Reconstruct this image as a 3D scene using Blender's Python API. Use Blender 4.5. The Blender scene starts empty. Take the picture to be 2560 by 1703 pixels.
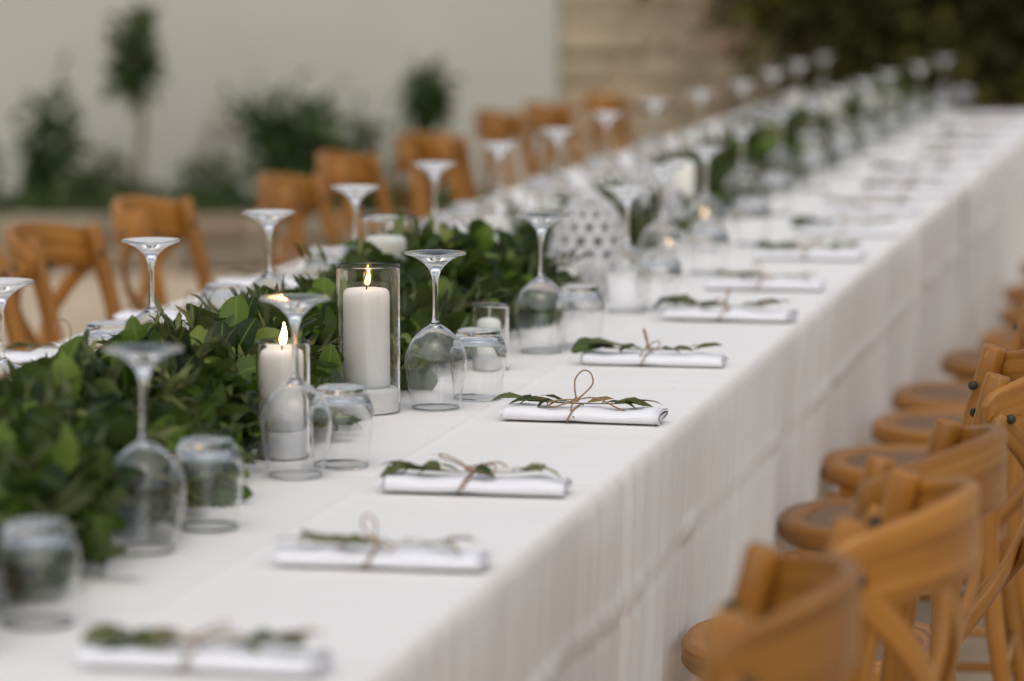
import bpy, math, random
import numpy as np
from mathutils import Vector, Matrix

random.seed(7)
RNG = np.random.default_rng(11)
S = bpy.context.scene
COL = S.collection
PI = math.pi
R = math.radians

# ------------------------------------------------------------------ camera
cam_d = bpy.data.cameras.new("camera")
cam = bpy.data.objects.new("camera", cam_d)
COL.objects.link(cam)
cam.location = (0.0, 0.0, 1.418)
cam.rotation_euler = (R(90 - 6.5955), 0.0, R(12.0933))
cam_d.sensor_width = 36.0
cam_d.lens = 122.19
cam_d.clip_start = 0.1
cam_d.clip_end = 400.0
cam_d.dof.use_dof = True
cam_d.dof.focus_distance = 4.76
cam_d.dof.aperture_fstop = 2.7
cam_d.dof.aperture_blades = 0
S.camera = cam

# ------------------------------------------------------------------ world, sun, exposure
SUN_EL, SUN_AZ = R(60), R(168)          # azimuth measured clockwise from +Y
w = bpy.data.worlds.new("World")
S.world = w
w.use_nodes = True
nt = w.node_tree
bg = nt.nodes["Background"]
sky = nt.nodes.new("ShaderNodeTexSky")
sky.sky_type = 'NISHITA'
sky.sun_disc = False
sky.sun_elevation = SUN_EL
sky.sun_rotation = SUN_AZ
sky.air_density = 1.0
sky.dust_density = 3.0
hs = nt.nodes.new("ShaderNodeHueSaturation")
hs.inputs["Saturation"].default_value = 0.52
nt.links.new(sky.outputs[0], hs.inputs["Color"])
nt.links.new(hs.outputs[0], bg.inputs["Color"])
bg.inputs["Strength"].default_value = 0.15
sun_d = bpy.data.lights.new("sun", 'SUN')
sun_d.energy = 1.2
sun_d.angle = R(110)
sun_d.color = (1.0, 0.95, 0.88)
sun = bpy.data.objects.new("sun", sun_d)
COL.objects.link(sun)
to_sun = Vector((math.sin(SUN_AZ) * math.cos(SUN_EL), math.cos(SUN_AZ) * math.cos(SUN_EL), math.sin(SUN_EL)))
sun.rotation_euler = to_sun.to_track_quat('Z', 'Y').to_euler()

S.view_settings.view_transform = 'Standard'
S.view_settings.look = 'None'
S.view_settings.gamma = 1.0
S.view_settings.exposure = -0.20
S.view_settings.use_curve_mapping = False
S.render.engine = 'CYCLES'
c = S.cycles
c.max_bounces = 20
c.transmission_bounces = 18
c.transparent_max_bounces = 16
c.glossy_bounces = 8
c.diffuse_bounces = 5
c.caustics_reflective = True
c.caustics_refractive = True
c.blur_glossy = 0.4
c.sample_clamp_indirect = 6.0
c.use_denoising = True
try:
    c.denoiser = 'OPENIMAGEDENOISE'
    c.denoising_input_passes = 'RGB_ALBEDO_NORMAL'
except Exception:
    pass


# ------------------------------------------------------------------ materials
def new_mat(name):
    m = bpy.data.materials.new(name)
    m.use_nodes = True
    t = m.node_tree
    return m, t, t.nodes["Principled BSDF"]


def node(t, kind, **kw):
    n = t.nodes.new(kind)
    for k, v in kw.items():
        if k in n.inputs:
            n.inputs[k].default_value = v
        else:
            setattr(n, k, v)
    return n


def ramp(t, fac, stops):
    n = t.nodes.new("ShaderNodeValToRGB")
    e = n.color_ramp.elements
    while len(e) < len(stops):
        e.new(0.5)
    for q, (p, col) in zip(e, stops):
        q.position = p
        q.color = (*col, 1)
    t.links.new(fac, n.inputs[0])
    return n.outputs[0]


def mapped(t, out, scale):
    mp = t.nodes.new("ShaderNodeMapping")
    mp.inputs["Scale"].default_value = scale
    t.links.new(out, mp.inputs["Vector"])
    return mp.outputs[0]


def bump(t, b, h, strength, dist):
    n = node(t, "ShaderNodeBump", Strength=strength, Distance=dist)
    t.links.new(h, n.inputs["Height"])
    t.links.new(n.outputs[0], b.inputs["Normal"])


def mat_noise(name, stops, scale=5.0, rough=0.8, bstr=0.3, bdist=0.01, bscale=None, coord="Object", detail=6.0, spec=0.3):
    m, t, b = new_mat(name)
    tc = t.nodes.new("ShaderNodeTexCoord")
    n = node(t, "ShaderNodeTexNoise", Scale=scale, Detail=detail)
    t.links.new(tc.outputs[coord], n.inputs["Vector"])
    t.links.new(ramp(t, n.outputs[0], stops), b.inputs["Base Color"])
    b.inputs["Roughness"].default_value = rough
    b.inputs["Specular IOR Level"].default_value = spec
    if bstr:
        n2 = node(t, "ShaderNodeTexNoise", Scale=bscale or scale * 8, Detail=4.0)
        t.links.new(tc.outputs[coord], n2.inputs["Vector"])
        bump(t, b, n2.outputs[0], bstr, bdist)
    return m


def mat_wood():
    m, t, b = new_mat("honey_wood")
    uv = t.nodes.new("ShaderNodeUVMap")
    oi = t.nodes.new("ShaderNodeObjectInfo")
    add = node(t, "ShaderNodeVectorMath", operation='ADD')
    t.links.new(uv.outputs[0], add.inputs[0])
    cmb = t.nodes.new("ShaderNodeCombineXYZ")
    mul = node(t, "ShaderNodeMath", operation='MULTIPLY')
    mul.inputs[1].default_value = 37.0
    t.links.new(oi.outputs["Random"], mul.inputs[0])
    t.links.new(mul.outputs[0], cmb.inputs[0])
    t.links.new(mul.outputs[0], cmb.inputs[1])
    t.links.new(cmb.outputs[0], add.inputs[1])
    v1 = mapped(t, add.outputs[0], (2.2, 70.0, 1.0))
    g = node(t, "ShaderNodeTexNoise", Scale=1.0, Detail=5.0, Distortion=0.6)
    t.links.new(v1, g.inputs["Vector"])
    v2 = mapped(t, add.outputs[0], (6.0, 14.0, 1.0))
    g2 = node(t, "ShaderNodeTexNoise", Scale=1.0, Detail=3.0)
    t.links.new(v2, g2.inputs["Vector"])
    c1 = ramp(t, g.outputs[0], [(0.28, (0.180, 0.068, 0.009)), (0.44, (0.325, 0.134, 0.017)), (0.60, (0.385, 0.168, 0.027)), (0.76, (0.50, 0.245, 0.060))])
    c2 = ramp(t, g2.outputs[0], [(0.3, (0.86, 0.80, 0.72)), (0.65, (1.06, 1.05, 1.05))])
    mx = node(t, "ShaderNodeMix", data_type='RGBA', blend_type='MULTIPLY')
    mx.inputs[0].default_value = 1.0
    t.links.new(c1, mx.inputs[6])
    t.links.new(c2, mx.inputs[7])
    # scuffed, paler patches where the varnish is worn
    v3 = mapped(t, add.outputs[0], (9.0, 40.0, 1.0))
    g3 = node(t, "ShaderNodeTexNoise", Scale=1.3, Detail=7.0, Roughness=0.7)
    t.links.new(v3, g3.inputs["Vector"])
    wr = ramp(t, g3.outputs[0], [(0.60, (0, 0, 0)), (0.70, (0.6, 0.6, 0.6))])
    mx2 = node(t, "ShaderNodeMix", data_type='RGBA')
    t.links.new(wr, mx2.inputs[0])
    t.links.new(mx.outputs[2], mx2.inputs[6])
    mx2.inputs[7].default_value = (0.50, 0.33, 0.17, 1)
    hv = t.nodes.new("ShaderNodeHueSaturation")
    rv = node(t, "ShaderNodeMapRange")
    rv.inputs["To Min"].default_value = 0.78
    rv.inputs["To Max"].default_value = 1.14
    t.links.new(oi.outputs["Random"], rv.inputs[0])
    t.links.new(rv.outputs[0], hv.inputs["Value"])
    t.links.new(mx2.outputs[2], hv.inputs["Color"])
    t.links.new(hv.outputs[0], b.inputs["Base Color"])
    b.inputs["Roughness"].default_value = 0.45
    b.inputs["Specular IOR Level"].default_value = 0.32
    b.inputs["Coat Weight"].default_value = 0.18
    b.inputs["Coat Roughness"].default_value = 0.28
    bump(t, b, g.outputs[0], 0.06, 0.001)
    return m


def mat_cane():
    m, t, b = new_mat("woven_cane")
    tc = t.nodes.new("ShaderNodeTexCoord")
    br = node(t, "ShaderNodeTexBrick", Scale=1.0)
    br.inputs["Color1"].default_value = (0.44, 0.29, 0.20, 1)
    br.inputs["Color2"].default_value = (0.33, 0.21, 0.145, 1)
    br.inputs["Mortar"].default_value = (0.09, 0.055, 0.035, 1)
    br.inputs["Mortar Size"].default_value = 0.012
    br.inputs["Brick Width"].default_value = 0.09
    br.inputs["Row Height"].default_value = 0.05
    t.links.new(mapped(t, tc.outputs["Object"], (14.0, 14.0, 14.0)), br.inputs["Vector"])
    t.links.new(br.outputs[0], b.inputs["Base Color"])
    b.inputs["Roughness"].default_value = 0.75
    b.inputs["Specular IOR Level"].default_value = 0.1
    bump(t, b, br.outputs["Fac"], -0.5, 0.002)
    return m


def mat_cloth(name, col, weave=900.0, bstr=0.12):
    m, t, b = new_mat(name)
    tc = t.nodes.new("ShaderNodeTexCoord")
    n = node(t, "ShaderNodeTexNoise", Scale=1.0, Detail=5.0)
    t.links.new(mapped(t, tc.outputs["Object"], (3.0, 60.0, 3.0)), n.inputs["Vector"])
    n2 = node(t, "ShaderNodeTexNoise", Scale=1.0, Detail=4.0)
    t.links.new(mapped(t, tc.outputs["Object"], (weave, weave, weave)), n2.inputs["Vector"])
    b.inputs["Base Color"].default_value = (*col, 1)
    cr = ramp(t, n.outputs[0], [(0.3, tuple(x * 0.97 for x in col)), (0.7, col)])
    t.links.new(cr, b.inputs["Base Color"])
    b.inputs["Roughness"].default_value = 0.9
    b.inputs["Specular IOR Level"].default_value = 0.15
    b.inputs["Sheen Weight"].default_value = 0.1
    ad = node(t, "ShaderNodeMath", operation='ADD')
    t.links.new(n.outputs[0], ad.inputs[0])
    t.links.new(n2.outputs[0], ad.inputs[1])
    bump(t, b, ad.outputs[0], bstr, 0.002)
    return m


def mat_glass():
    m, t, b = new_mat("clear_glass")
    b.inputs["Base Color"].default_value = (1, 1, 1, 1)
    b.inputs["Transmission Weight"].default_value = 1.0
    b.inputs["Roughness"].default_value = 0.0
    b.inputs["IOR"].default_value = 1.47
    return m


def mat_wax(name, col):
    m, t, b = new_mat(name)
    tc = t.nodes.new("ShaderNodeTexCoord")
    n = node(t, "ShaderNodeTexNoise", Scale=9.0, Detail=3.0)
    t.links.new(tc.outputs["Object"], n.inputs["Vector"])
    t.links.new(ramp(t, n.outputs[0], [(0.3, tuple(x * 0.95 for x in col)), (0.7, col)]), b.inputs["Base Color"])
    b.inputs["Roughness"].default_value = 0.45
    b.inputs["Subsurface Weight"].default_value = 1.0
    b.inputs["Subsurface Radius"].default_value = (1.0, 0.82, 0.65)
    b.inputs["Subsurface Scale"].default_value = 0.05
    return m


def mat_flame():
    m = bpy.data.materials.new("candle_flame")
    m.use_nodes = True
    t = m.node_tree
    t.nodes.clear()
    out = t.nodes.new("ShaderNodeOutputMaterial")
    em = t.nodes.new("ShaderNodeEmission")
    lw = node(t, "ShaderNodeLayerWeight", Blend=0.35)
    col = ramp(t, lw.outputs["Facing"], [(0.0, (1.0, 0.60, 0.24)), (0.40, (1.0, 0.40, 0.09)), (0.8, (1.0, 0.22, 0.025))])
    st = node(t, "ShaderNodeMapRange")
    st.inputs["From Min"].default_value = 0.1
    st.inputs["From Max"].default_value = 0.50
    st.inputs["To Min"].default_value = 150.0
    st.inputs["To Max"].default_value = 1.7
    t.links.new(lw.outputs["Facing"], st.inputs[0])
    t.links.new(col, em.inputs[0])
    t.links.new(st.outputs[0], em.inputs[1])
    t.links.new(em.outputs[0], out.inputs[0])
    return m


def mat_leaf(name, dark, mid, light, under, rough=0.38, trans=0.22, vein=0.5):
    m, t, b = new_mat(name)
    ge = t.nodes.new("ShaderNodeNewGeometry")
    oi = t.nodes.new("ShaderNodeObjectInfo")
    ad = node(t, "ShaderNodeMath", operation='ADD')
    t.links.new(ge.outputs["Random Per Island"], ad.inputs[0])
    t.links.new(oi.outputs["Random"], ad.inputs[1])
    fr = node(t, "ShaderNodeMath", operation='FRACT')
    t.links.new(ad.outputs[0], fr.inputs[0])
    top = ramp(t, fr.outputs[0], [(0.0, dark), (0.55, mid), (0.93, light), (1.0, tuple(a * 0.5 + b2 * min(1, light[1] * 7) * 0.5 for a, b2 in zip(light, (0.3, 0.28, 0.1))))])
    uv = t.nodes.new("ShaderNodeUVMap")
    sp = t.nodes.new("ShaderNodeSeparateXYZ")
    t.links.new(uv.outputs[0], sp.inputs[0])
    ab = node(t, "ShaderNodeMath", operation='ABSOLUTE')
    t.links.new(sp.outputs[0], ab.inputs[0])
    rib = ramp(t, ab.outputs[0], [(0.02, (vein, vein, vein)), (0.09, (0, 0, 0))])
    mr = node(t, "ShaderNodeMix", data_type='RGBA')
    t.links.new(rib, mr.inputs[0])
    t.links.new(top, mr.inputs[6])
    mr.inputs[7].default_value = (*[min(1, x * 1.6) for x in light], 1)
    mb = node(t, "ShaderNodeMix", data_type='RGBA')
    t.links.new(ge.outputs["Backfacing"], mb.inputs[0])
    t.links.new(mr.outputs[2], mb.inputs[6])
    mb.inputs[7].default_value = (*under, 1)
    t.links.new(mb.outputs[2], b.inputs["Base Color"])
    b.inputs["Roughness"].default_value = rough
    b.inputs["Specular IOR Level"].default_value = 0.2
    tr = t.nodes.new("ShaderNodeBsdfTranslucent")
    hv = node(t, "ShaderNodeHueSaturation", Saturation=1.2, Value=1.5)
    t.links.new(mb.outputs[2], hv.inputs["Color"])
    t.links.new(hv.outputs[0], tr.inputs[0])
    ms = t.nodes.new("ShaderNodeMixShader")
    ms.inputs[0].default_value = trans
    t.links.new(b.outputs[0], ms.inputs[1])
    t.links.new(tr.outputs[0], ms.inputs[2])
    t.links.new(ms.outputs[0], t.nodes["Material Output"].inputs[0])
    # lateral veins as fine relief
    wv = node(t, "ShaderNodeMath", operation='MULTIPLY_ADD')
    wv.inputs[1].default_value = -0.35
    t.links.new(ab.outputs[0], wv.inputs[0])
    t.links.new(sp.outputs[1], wv.inputs[2])
    sn = node(t, "ShaderNodeMath", operation='MULTIPLY')
    sn.inputs[1].default_value = 55.0
    t.links.new(wv.outputs[0], sn.inputs[0])
    s2 = node(t, "ShaderNodeMath", operation='SINE')
    t.links.new(sn.outputs[0], s2.inputs[0])
    bump(t, b, s2.outputs[0], 0.10, 0.0008)
    return m


def mat_plain(name, col, rough=0.6, metal=0.0, spec=0.4):
    m, t, b = new_mat(name)
    b.inputs["Base Color"].default_value = (*col, 1)
    b.inputs["Roughness"].default_value = rough
    b.inputs["Metallic"].default_value = metal
    b.inputs["Specular IOR Level"].default_value = spec
    return m


def mat_stone(name, pal):
    m, t, b = new_mat(name)
    oi = t.nodes.new("ShaderNodeObjectInfo")
    tc = t.nodes.new("ShaderNodeTexCoord")
    base = ramp(t, oi.outputs["Random"], pal)
    n = node(t, "ShaderNodeTexNoise", Scale=12.0, Detail=7.0, Roughness=0.65)
    t.links.new(tc.outputs["Object"], n.inputs["Vector"])
    k = ramp(t, n.outputs[0], [(0.3, (1.02, 1.01, 1.0)), (0.7, (1.28, 1.27, 1.26))])
    mx = node(t, "ShaderNodeMix", data_type='RGBA', blend_type='MULTIPLY')
    mx.inputs[0].default_value = 1.0
    t.links.new(base, mx.inputs[6])
    t.links.new(k, mx.inputs[7])
    t.links.new(mx.outputs[2], b.inputs["Base Color"])
    b.inputs["Roughness"].default_value = 0.9
    bump(t, b, n.outputs[0], 0.6, 0.02)
    return m


M = {
    'wood': mat_wood(), 'cane': mat_cane(), 'glass': mat_glass(), 'flame': mat_flame(),
    'cloth': mat_cloth("white_tablecloth", (0.83, 0.808, 0.772)),
    'napkin': mat_cloth("white_napkin", (0.83, 0.825, 0.85), 1500.0, 0.06),
    'wax': mat_wax("ivory_wax", (0.90, 0.865, 0.80)),
    'wax2': mat_wax("white_wax", (0.86, 0.855, 0.77)),
    'plaster_base': mat_noise("white_plaster_disc", [(0.3, (0.80, 0.79, 0.77)), (0.7, (0.88, 0.87, 0.85))], 60, 0.8, 0.5, 0.002, 200),
    'ceramic': mat_noise("white_bisque", [(0.3, (0.48, 0.47, 0.455)), (0.7, (0.60, 0.59, 0.57))], 20, 0.6, 0.15, 0.002, 120),
    'twine': mat_noise("jute_twine", [(0.3, (0.23, 0.14, 0.075)), (0.7, (0.38, 0.25, 0.145))], 300, 0.9, 0.6, 0.001, 900),
    'bolt': mat_plain("dark_bolt", (0.045, 0.045, 0.035), 0.5, 0.5),
    'wick': mat_plain("burnt_wick", (0.012, 0.01, 0.01), 0.9),
    'freshwick': mat_plain("cotton_wick", (0.55, 0.48, 0.36), 0.9),
    'leafA': mat_leaf("broad_leaf", (0.005, 0.012, 0.002), (0.021, 0.043, 0.004), (0.120, 0.185, 0.022), (0.080, 0.110, 0.030)),
    'leafB': mat_leaf("olive_leaf", (0.016, 0.026, 0.006), (0.045, 0.060, 0.014), (0.17, 0.185, 0.06), (0.15, 0.165, 0.075), 0.5, 0.15),
    'leafD': mat_leaf("tree_leaf", (0.016, 0.016, 0.004), (0.042, 0.042, 0.009), (0.11, 0.11, 0.022), (0.065, 0.066, 0.016), 0.9, 0.22),
    'leafP': mat_leaf("shrub_leaf", (0.018, 0.034, 0.010), (0.042, 0.072, 0.020), (0.12, 0.17, 0.05), (0.09, 0.125, 0.05), 0.6, 0.3),
    'leafG': mat_leaf("bright_leaf", (0.035, 0.055, 0.018), (0.065, 0.090, 0.028), (0.13, 0.135, 0.05), (0.16, 0.18, 0.09), 0.55, 0.2),
    'leafDry': mat_leaf("dry_leaf", (0.10, 0.065, 0.025), (0.16, 0.105, 0.040), (0.22, 0.155, 0.065), (0.20, 0.14, 0.065), 0.7, 0.15),
    'petal': mat_plain("white_petal", (0.62, 0.60, 0.54), 0.7),
    'petalpink': mat_plain("dusty_pink_petal", (0.40, 0.24, 0.20), 0.7),
    'stem': mat_noise("brown_stem", [(0.3, (0.10, 0.075, 0.035)), (0.7, (0.19, 0.15, 0.07))], 40, 0.8, 0.3, 0.002),
    'bark': mat_noise("bark", [(0.3, (0.045, 0.032, 0.02)), (0.7, (0.11, 0.08, 0.05))], 14, 0.95, 0.8, 0.02),
    'plaster': mat_noise("beige_plaster", [(0.3, (0.53, 0.512, 0.435)), (0.7, (0.61, 0.592, 0.505))], 0.9, 0.9, 0.3, 0.01, 35),
    'mortar': mat_noise("lime_mortar", [(0.3, (0.46, 0.37, 0.26)), (0.7, (0.53, 0.44, 0.32))], 14, 0.95, 0.5, 0.01),
    'stone': mat_stone("field_stone", [(0.0, (0.455, 0.36, 0.24)), (0.3, (0.50, 0.405, 0.275)), (0.6, (0.53, 0.435, 0.305)), (0.93, (0.47, 0.365, 0.24)), (0.97, (0.46, 0.27, 0.165)), (1.0, (0.46, 0.27, 0.165))]),
    'kerb': mat_stone("kerb_stone", [(0.0, (0.20, 0.165, 0.115)), (0.5, (0.27, 0.22, 0.155)), (1.0, (0.24, 0.18, 0.12))]),
    'ground': mat_noise("beige_gravel", [(0.25, (0.44, 0.345, 0.235)), (0.5, (0.52, 0.415, 0.295)), (0.75, (0.58, 0.475, 0.35))], 3.0, 0.95, 0.6, 0.012, 90),
    'soil': mat_noise("dark_soil", [(0.3, (0.025, 0.018, 0.012)), (0.7, (0.06, 0.045, 0.03))], 20, 1.0, 0.7, 0.03),
}


# ------------------------------------------------------------------ helpers
def link(name, me, mat=None, parent=None):
    o = bpy.data.objects.new(name, me)
    COL.objects.link(o)
    if mat is not None and me is not None and not me.materials:
        me.materials.append(mat)
    if parent is not None:
        o.parent = parent
    return o


def mesh(name, V, F, mat=None, smooth=True, uv=None):
    me = bpy.data.meshes.new(name)
    me.from_pydata([tuple(v) for v in V], [], [tuple(f) for f in F])
    if smooth:
        me.polygons.foreach_set("use_smooth", [True] * len(me.polygons))
    if uv is not None:
        ul = me.uv_layers.new(name="UVMap")
        li = np.empty(len(me.loops), dtype=np.int32)
        me.loops.foreach_get("vertex_index", li)
        ul.data.foreach_set("uv", np.asarray(uv, dtype=np.float32)[li].ravel())
    if mat:
        me.materials.append(mat)
    me.validate()
    me.update()
    return me


def obj(name, VF, mat, parent=None, smooth=True):
    V, F = VF[0], VF[1]
    uv = VF[2] if len(VF) > 2 else None
    return link(name, mesh(name, V, F, mat, smooth, uv), None, parent)


def thing(name, label, cat, loc=(0, 0, 0), rz=0.0, group=None):
    o = bpy.data.objects.new(name, None)
    o.empty_display_size = 0.05
    COL.objects.link(o)
    o.location = loc
    o.rotation_euler = (0, 0, rz)
    o['label'] = label
    o['category'] = cat
    if group:
        o['group'] = group
    return o


def tag(o, label, cat, group=None):
    o['label'] = label
    o['category'] = cat
    if group:
        o['group'] = group
    return o


def dup(root, loc, rz, label, scale=1.0):
    r = root.copy()
    COL.objects.link(r)
    r.location = loc
    r.rotation_euler = (0, 0, rz)
    r.scale = (scale,) * 3
    r['label'] = label
    for ch in list(root.children):
        cc = ch.copy()
        COL.objects.link(cc)
        cc.parent = r
        for g in ch.children:
            d = g.copy()
            COL.objects.link(d)
            d.parent = cc
    return r


def lathe(prof, n=40, close_top=False, close_bot=False, cx=0.0, cy=0.0):
    V, F = [], []
    for r, z in prof:
        for i in range(n):
            a = 2 * PI * i / n
            V.append((cx + r * math.cos(a), cy + r * math.sin(a), z))
    k = len(prof)
    for j in range(k - 1):
        for i in range(n):
            i2 = (i + 1) % n
            F.append((j * n + i, j * n + i2, (j + 1) * n + i2, (j + 1) * n + i))
    if close_bot:
        F.append(tuple(range(n - 1, -1, -1)))
    if close_top:
        F.append(tuple((k - 1) * n + i for i in range(n)))
    return V, F


def catmull(P, per=8, closed=False):
    P = [Vector(p) for p in P]
    n = len(P)
    out = []
    segs = n if closed else n - 1
    for i in range(segs):
        if closed:
            p0, p1, p2, p3 = P[(i - 1) % n], P[i], P[(i + 1) % n], P[(i + 2) % n]
        else:
            p1, p2 = P[i], P[i + 1]
            p0 = P[i - 1] if i > 0 else p1 * 2 - p2
            p3 = P[i + 2] if i + 2 < n else p2 * 2 - p1
        for k in range(per):
            t = k / per
            out.append(0.5 * ((2 * p1) + (p2 - p0) * t + (2 * p0 - 5 * p1 + 4 * p2 - p3) * t * t + (3 * p1 - p0 - 3 * p2 + p3) * t ** 3))
    if not closed:
        out.append(P[-1])
    return out


def sweep(path, sect, closed=False, up=None, scales=None, caps=True):
    """sweep section (list of (a,b): a along side, b along up) down the path; UV = metres along / round."""
    path = [Vector(p) for p in path]
    n, m = len(path), len(sect)
    V, F, UV = [], [], []
    prev = None
    L = 0.0
    per = [0.0]
    for k in range(m):
        a, b = sect[k], sect[(k + 1) % m]
        per.append(per[-1] + math.hypot(a[0] - b[0], a[1] - b[1]))
    for i, p in enumerate(path):
        if closed:
            t = (path[(i + 1) % n] - path[(i - 1) % n]).normalized()
        else:
            t = (path[min(i + 1, n - 1)] - path[max(i - 1, 0)]).normalized()
        if up is not None:
            u = Vector(up(p, t) if callable(up) else up)
            u = (u - t * u.dot(t)).normalized()
        else:
            if prev is None:
                h = Vector((0, 0, 1)) if abs(t.z) < 0.9 else Vector((1, 0, 0))
                u = (h - t * h.dot(t)).normalized()
            else:
                u = (prev - t * prev.dot(t)).normalized()
            prev = u
        s = t.cross(u)
        if i:
            L += (p - path[i - 1]).length
        sc = scales[i] if scales else (1, 1)
        if not isinstance(sc, tuple):
            sc = (sc, sc)
        for k, (a, b) in enumerate(sect):
            V.append(p + s * a * sc[0] + u * b * sc[1])
            UV.append((L, per[k]))
    for i in range(n if closed else n - 1):
        i2 = (i + 1) % n
        for k in range(m):
            k2 = (k + 1) % m
            F.append((i * m + k, i * m + k2, i2 * m + k2, i2 * m + k))
    if caps and not closed:
        F.append(tuple(range(m - 1, -1, -1)))
        F.append(tuple((n - 1) * m + k for k in range(m)))
    return V, F, UV


def circ(r, n=10, ry=None):
    ry = ry or r
    return [(r * math.cos(2 * PI * k / n), ry * math.sin(2 * PI * k / n)) for k in range(n)]


def rrect(w_, h_, r, q=3):
    out = []
    for cx_, cy_, a0 in ((w_ / 2 - r, h_ / 2 - r, 0), (-w_ / 2 + r, h_ / 2 - r, 90), (-w_ / 2 + r, -h_ / 2 + r, 180), (w_ / 2 - r, -h_ / 2 + r, 270)):
        for k in range(q + 1):
            a = R(a0 + 90 * k / q)
            out.append((cx_ + r * math.cos(a), cy_ + r * math.sin(a)))
    return out


def join(*parts):
    V, F, UV = [], [], []
    has = all(len(p) > 2 for p in parts)
    for p in parts:
        b = len(V)
        V += list(p[0])
        F += [tuple(i + b for i in f) for f in p[1]]
        if has:
            UV += list(p[2])
    return (V, F, UV) if has else (V, F)


def box(x0, x1, y0, y1, z0, z1):
    V = [(x, y, z) for x in (x0, x1) for y in (y0, y1) for z in (z0, z1)]
    F = [(0, 1, 3, 2), (4, 6, 7, 5), (0, 4, 5, 1), (2, 3, 7, 6), (0, 2, 6, 4), (1, 5, 7, 3)]
    return V, F


def vnoise(x, seed=0):
    """smooth 1-D value noise on a numpy array"""
    r = np.random.default_rng(seed).random(4096) * 2 - 1
    i = np.floor(x).astype(int)
    f = x - i
    f = f * f * (3 - 2 * f)
    return r[i % 4096] * (1 - f) + r[(i + 1) % 4096] * f


def vnoise2(x, y, seed=0):
    r = np.random.default_rng(seed).random((256, 256)) * 2 - 1
    i, j = np.floor(x).astype(int), np.floor(y).astype(int)
    fx, fy = x - i, y - j
    fx = fx * fx * (3 - 2 * fx)
    fy = fy * fy * (3 - 2 * fy)
    a = r[i % 256, j % 256] * (1 - fx) + r[(i + 1) % 256, j % 256] * fx
    b = r[i % 256, (j + 1) % 256] * (1 - fx) + r[(i + 1) % 256, (j + 1) % 256] * fx
    return a * (1 - fy) + b * fy


def grid_mesh(name, P, mat, smooth=True):
    """P: (n, m, 3) array"""
    n, m = P.shape[:2]
    me = bpy.data.meshes.new(name)
    idx = np.arange(n * m).reshape(n, m)
    q = np.stack([idx[:-1, :-1], idx[:-1, 1:], idx[1:, 1:], idx[1:, :-1]], -1).reshape(-1, 4)
    me.vertices.add(n * m)
    me.vertices.foreach_set("co", P.reshape(-1).astype(np.float32))
    me.loops.add(q.size)
    me.loops.foreach_set("vertex_index", q.ravel().astype(np.int32))
    me.polygons.add(len(q))
    me.polygons.foreach_set("loop_start", (np.arange(len(q)) * 4).astype(np.int32))
    me.polygons.foreach_set("use_smooth", np.ones(len(q), dtype=bool))
    me.materials.append(mat)
    me.update(calc_edges=True)
    return me


# ------------------------------------------------------------------ leaves
def leaf_tpl(kind, seed):
    """one leaf along +Y, length 1, face up +Z, triangles only, UV = (side, along)"""
    r = random.Random(seed)
    if kind == 'oval':
        st = [0.0, 0.06, 0.2, 0.38, 0.56, 0.74, 0.88, 0.96, 1.0]
        wd = [0.012, 0.07, 0.175, 0.255, 0.29, 0.265, 0.185, 0.095, 0.0]
    elif kind == 'toothed':
        st = [0.0, 0.08, 0.2, 0.24, 0.38, 0.42, 0.56, 0.60, 0.74, 0.78, 0.90, 1.0]
        wd = [0.012, 0.08, 0.235, 0.19, 0.305, 0.245, 0.31, 0.24, 0.25, 0.17, 0.11, 0.0]
    elif kind == 'card':
        st = [0.0, 0.45, 1.0]
        wd = [0.02, 0.30, 0.0]
    else:
        st = [0.0, 0.1, 0.28, 0.5, 0.72, 0.9, 1.0]
        wd = [0.008, 0.055, 0.095, 0.105, 0.08, 0.035, 0.0]
    curl = r.uniform(-0.1, 0.34)
    fold = r.uniform(0.12, 0.42)
    twist = r.uniform(-0.5, 0.5)
    side = r.uniform(-0.14, 0.14)
    wave = r.uniform(0.0, 0.035)
    V, UV = [], []
    for t_, w_ in zip(st, wd):
        cxm = side * t_ * t_
        zc = 0.10 * math.sin(t_ * PI) * r.uniform(0.6, 1.2) - curl * t_ * t_
        tw = twist * t_
        for s in (-1, 0, 1):
            lx = s * w_
            lz = abs(lx) * fold + s * wave * math.sin(t_ * 17 + s)
            V.append((cxm + lx * math.cos(tw) - lz * math.sin(tw) * 0.5, t_, zc + lz + lx * math.sin(tw)))
            UV.append((s * 1.0, t_))
    F = []
    for i in range(len(st) - 1):
        for k in (0, 1):
            a, b, c_, d = i * 3 + k, i * 3 + k + 1, (i + 1) * 3 + k + 1, (i + 1) * 3 + k
            F.append((a, b, c_))
            if i < len(st) - 2:
                F.append((a, c_, d))
            elif k == 1:
                F[-1] = (a, b, c_)
    return np.array(V), np.array(F), np.array(UV)


TPL = {k: [leaf_tpl(k, i * 13 + 5) for i in range(9)] for k in ('oval', 'toothed', 'narrow', 'card')}
LEAFMESH = {}


def leaf_mesh(kind, i, mat):
    key = (kind, i, mat.name)
    if key not in LEAFMESH:
        V, F, UV = TPL[kind][i]
        LEAFMESH[key] = mesh("leaf", V, F, mat, True, UV)
    return LEAFMESH[key]


def frames(d, nrm):
    d = d / np.linalg.norm(d, axis=1, keepdims=True)
    nrm = nrm - d * (nrm * d).sum(1, keepdims=True)
    nrm = nrm / np.maximum(np.linalg.norm(nrm, axis=1, keepdims=True), 1e-6)
    x = np.cross(d, nrm)
    return x, d, nrm


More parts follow.
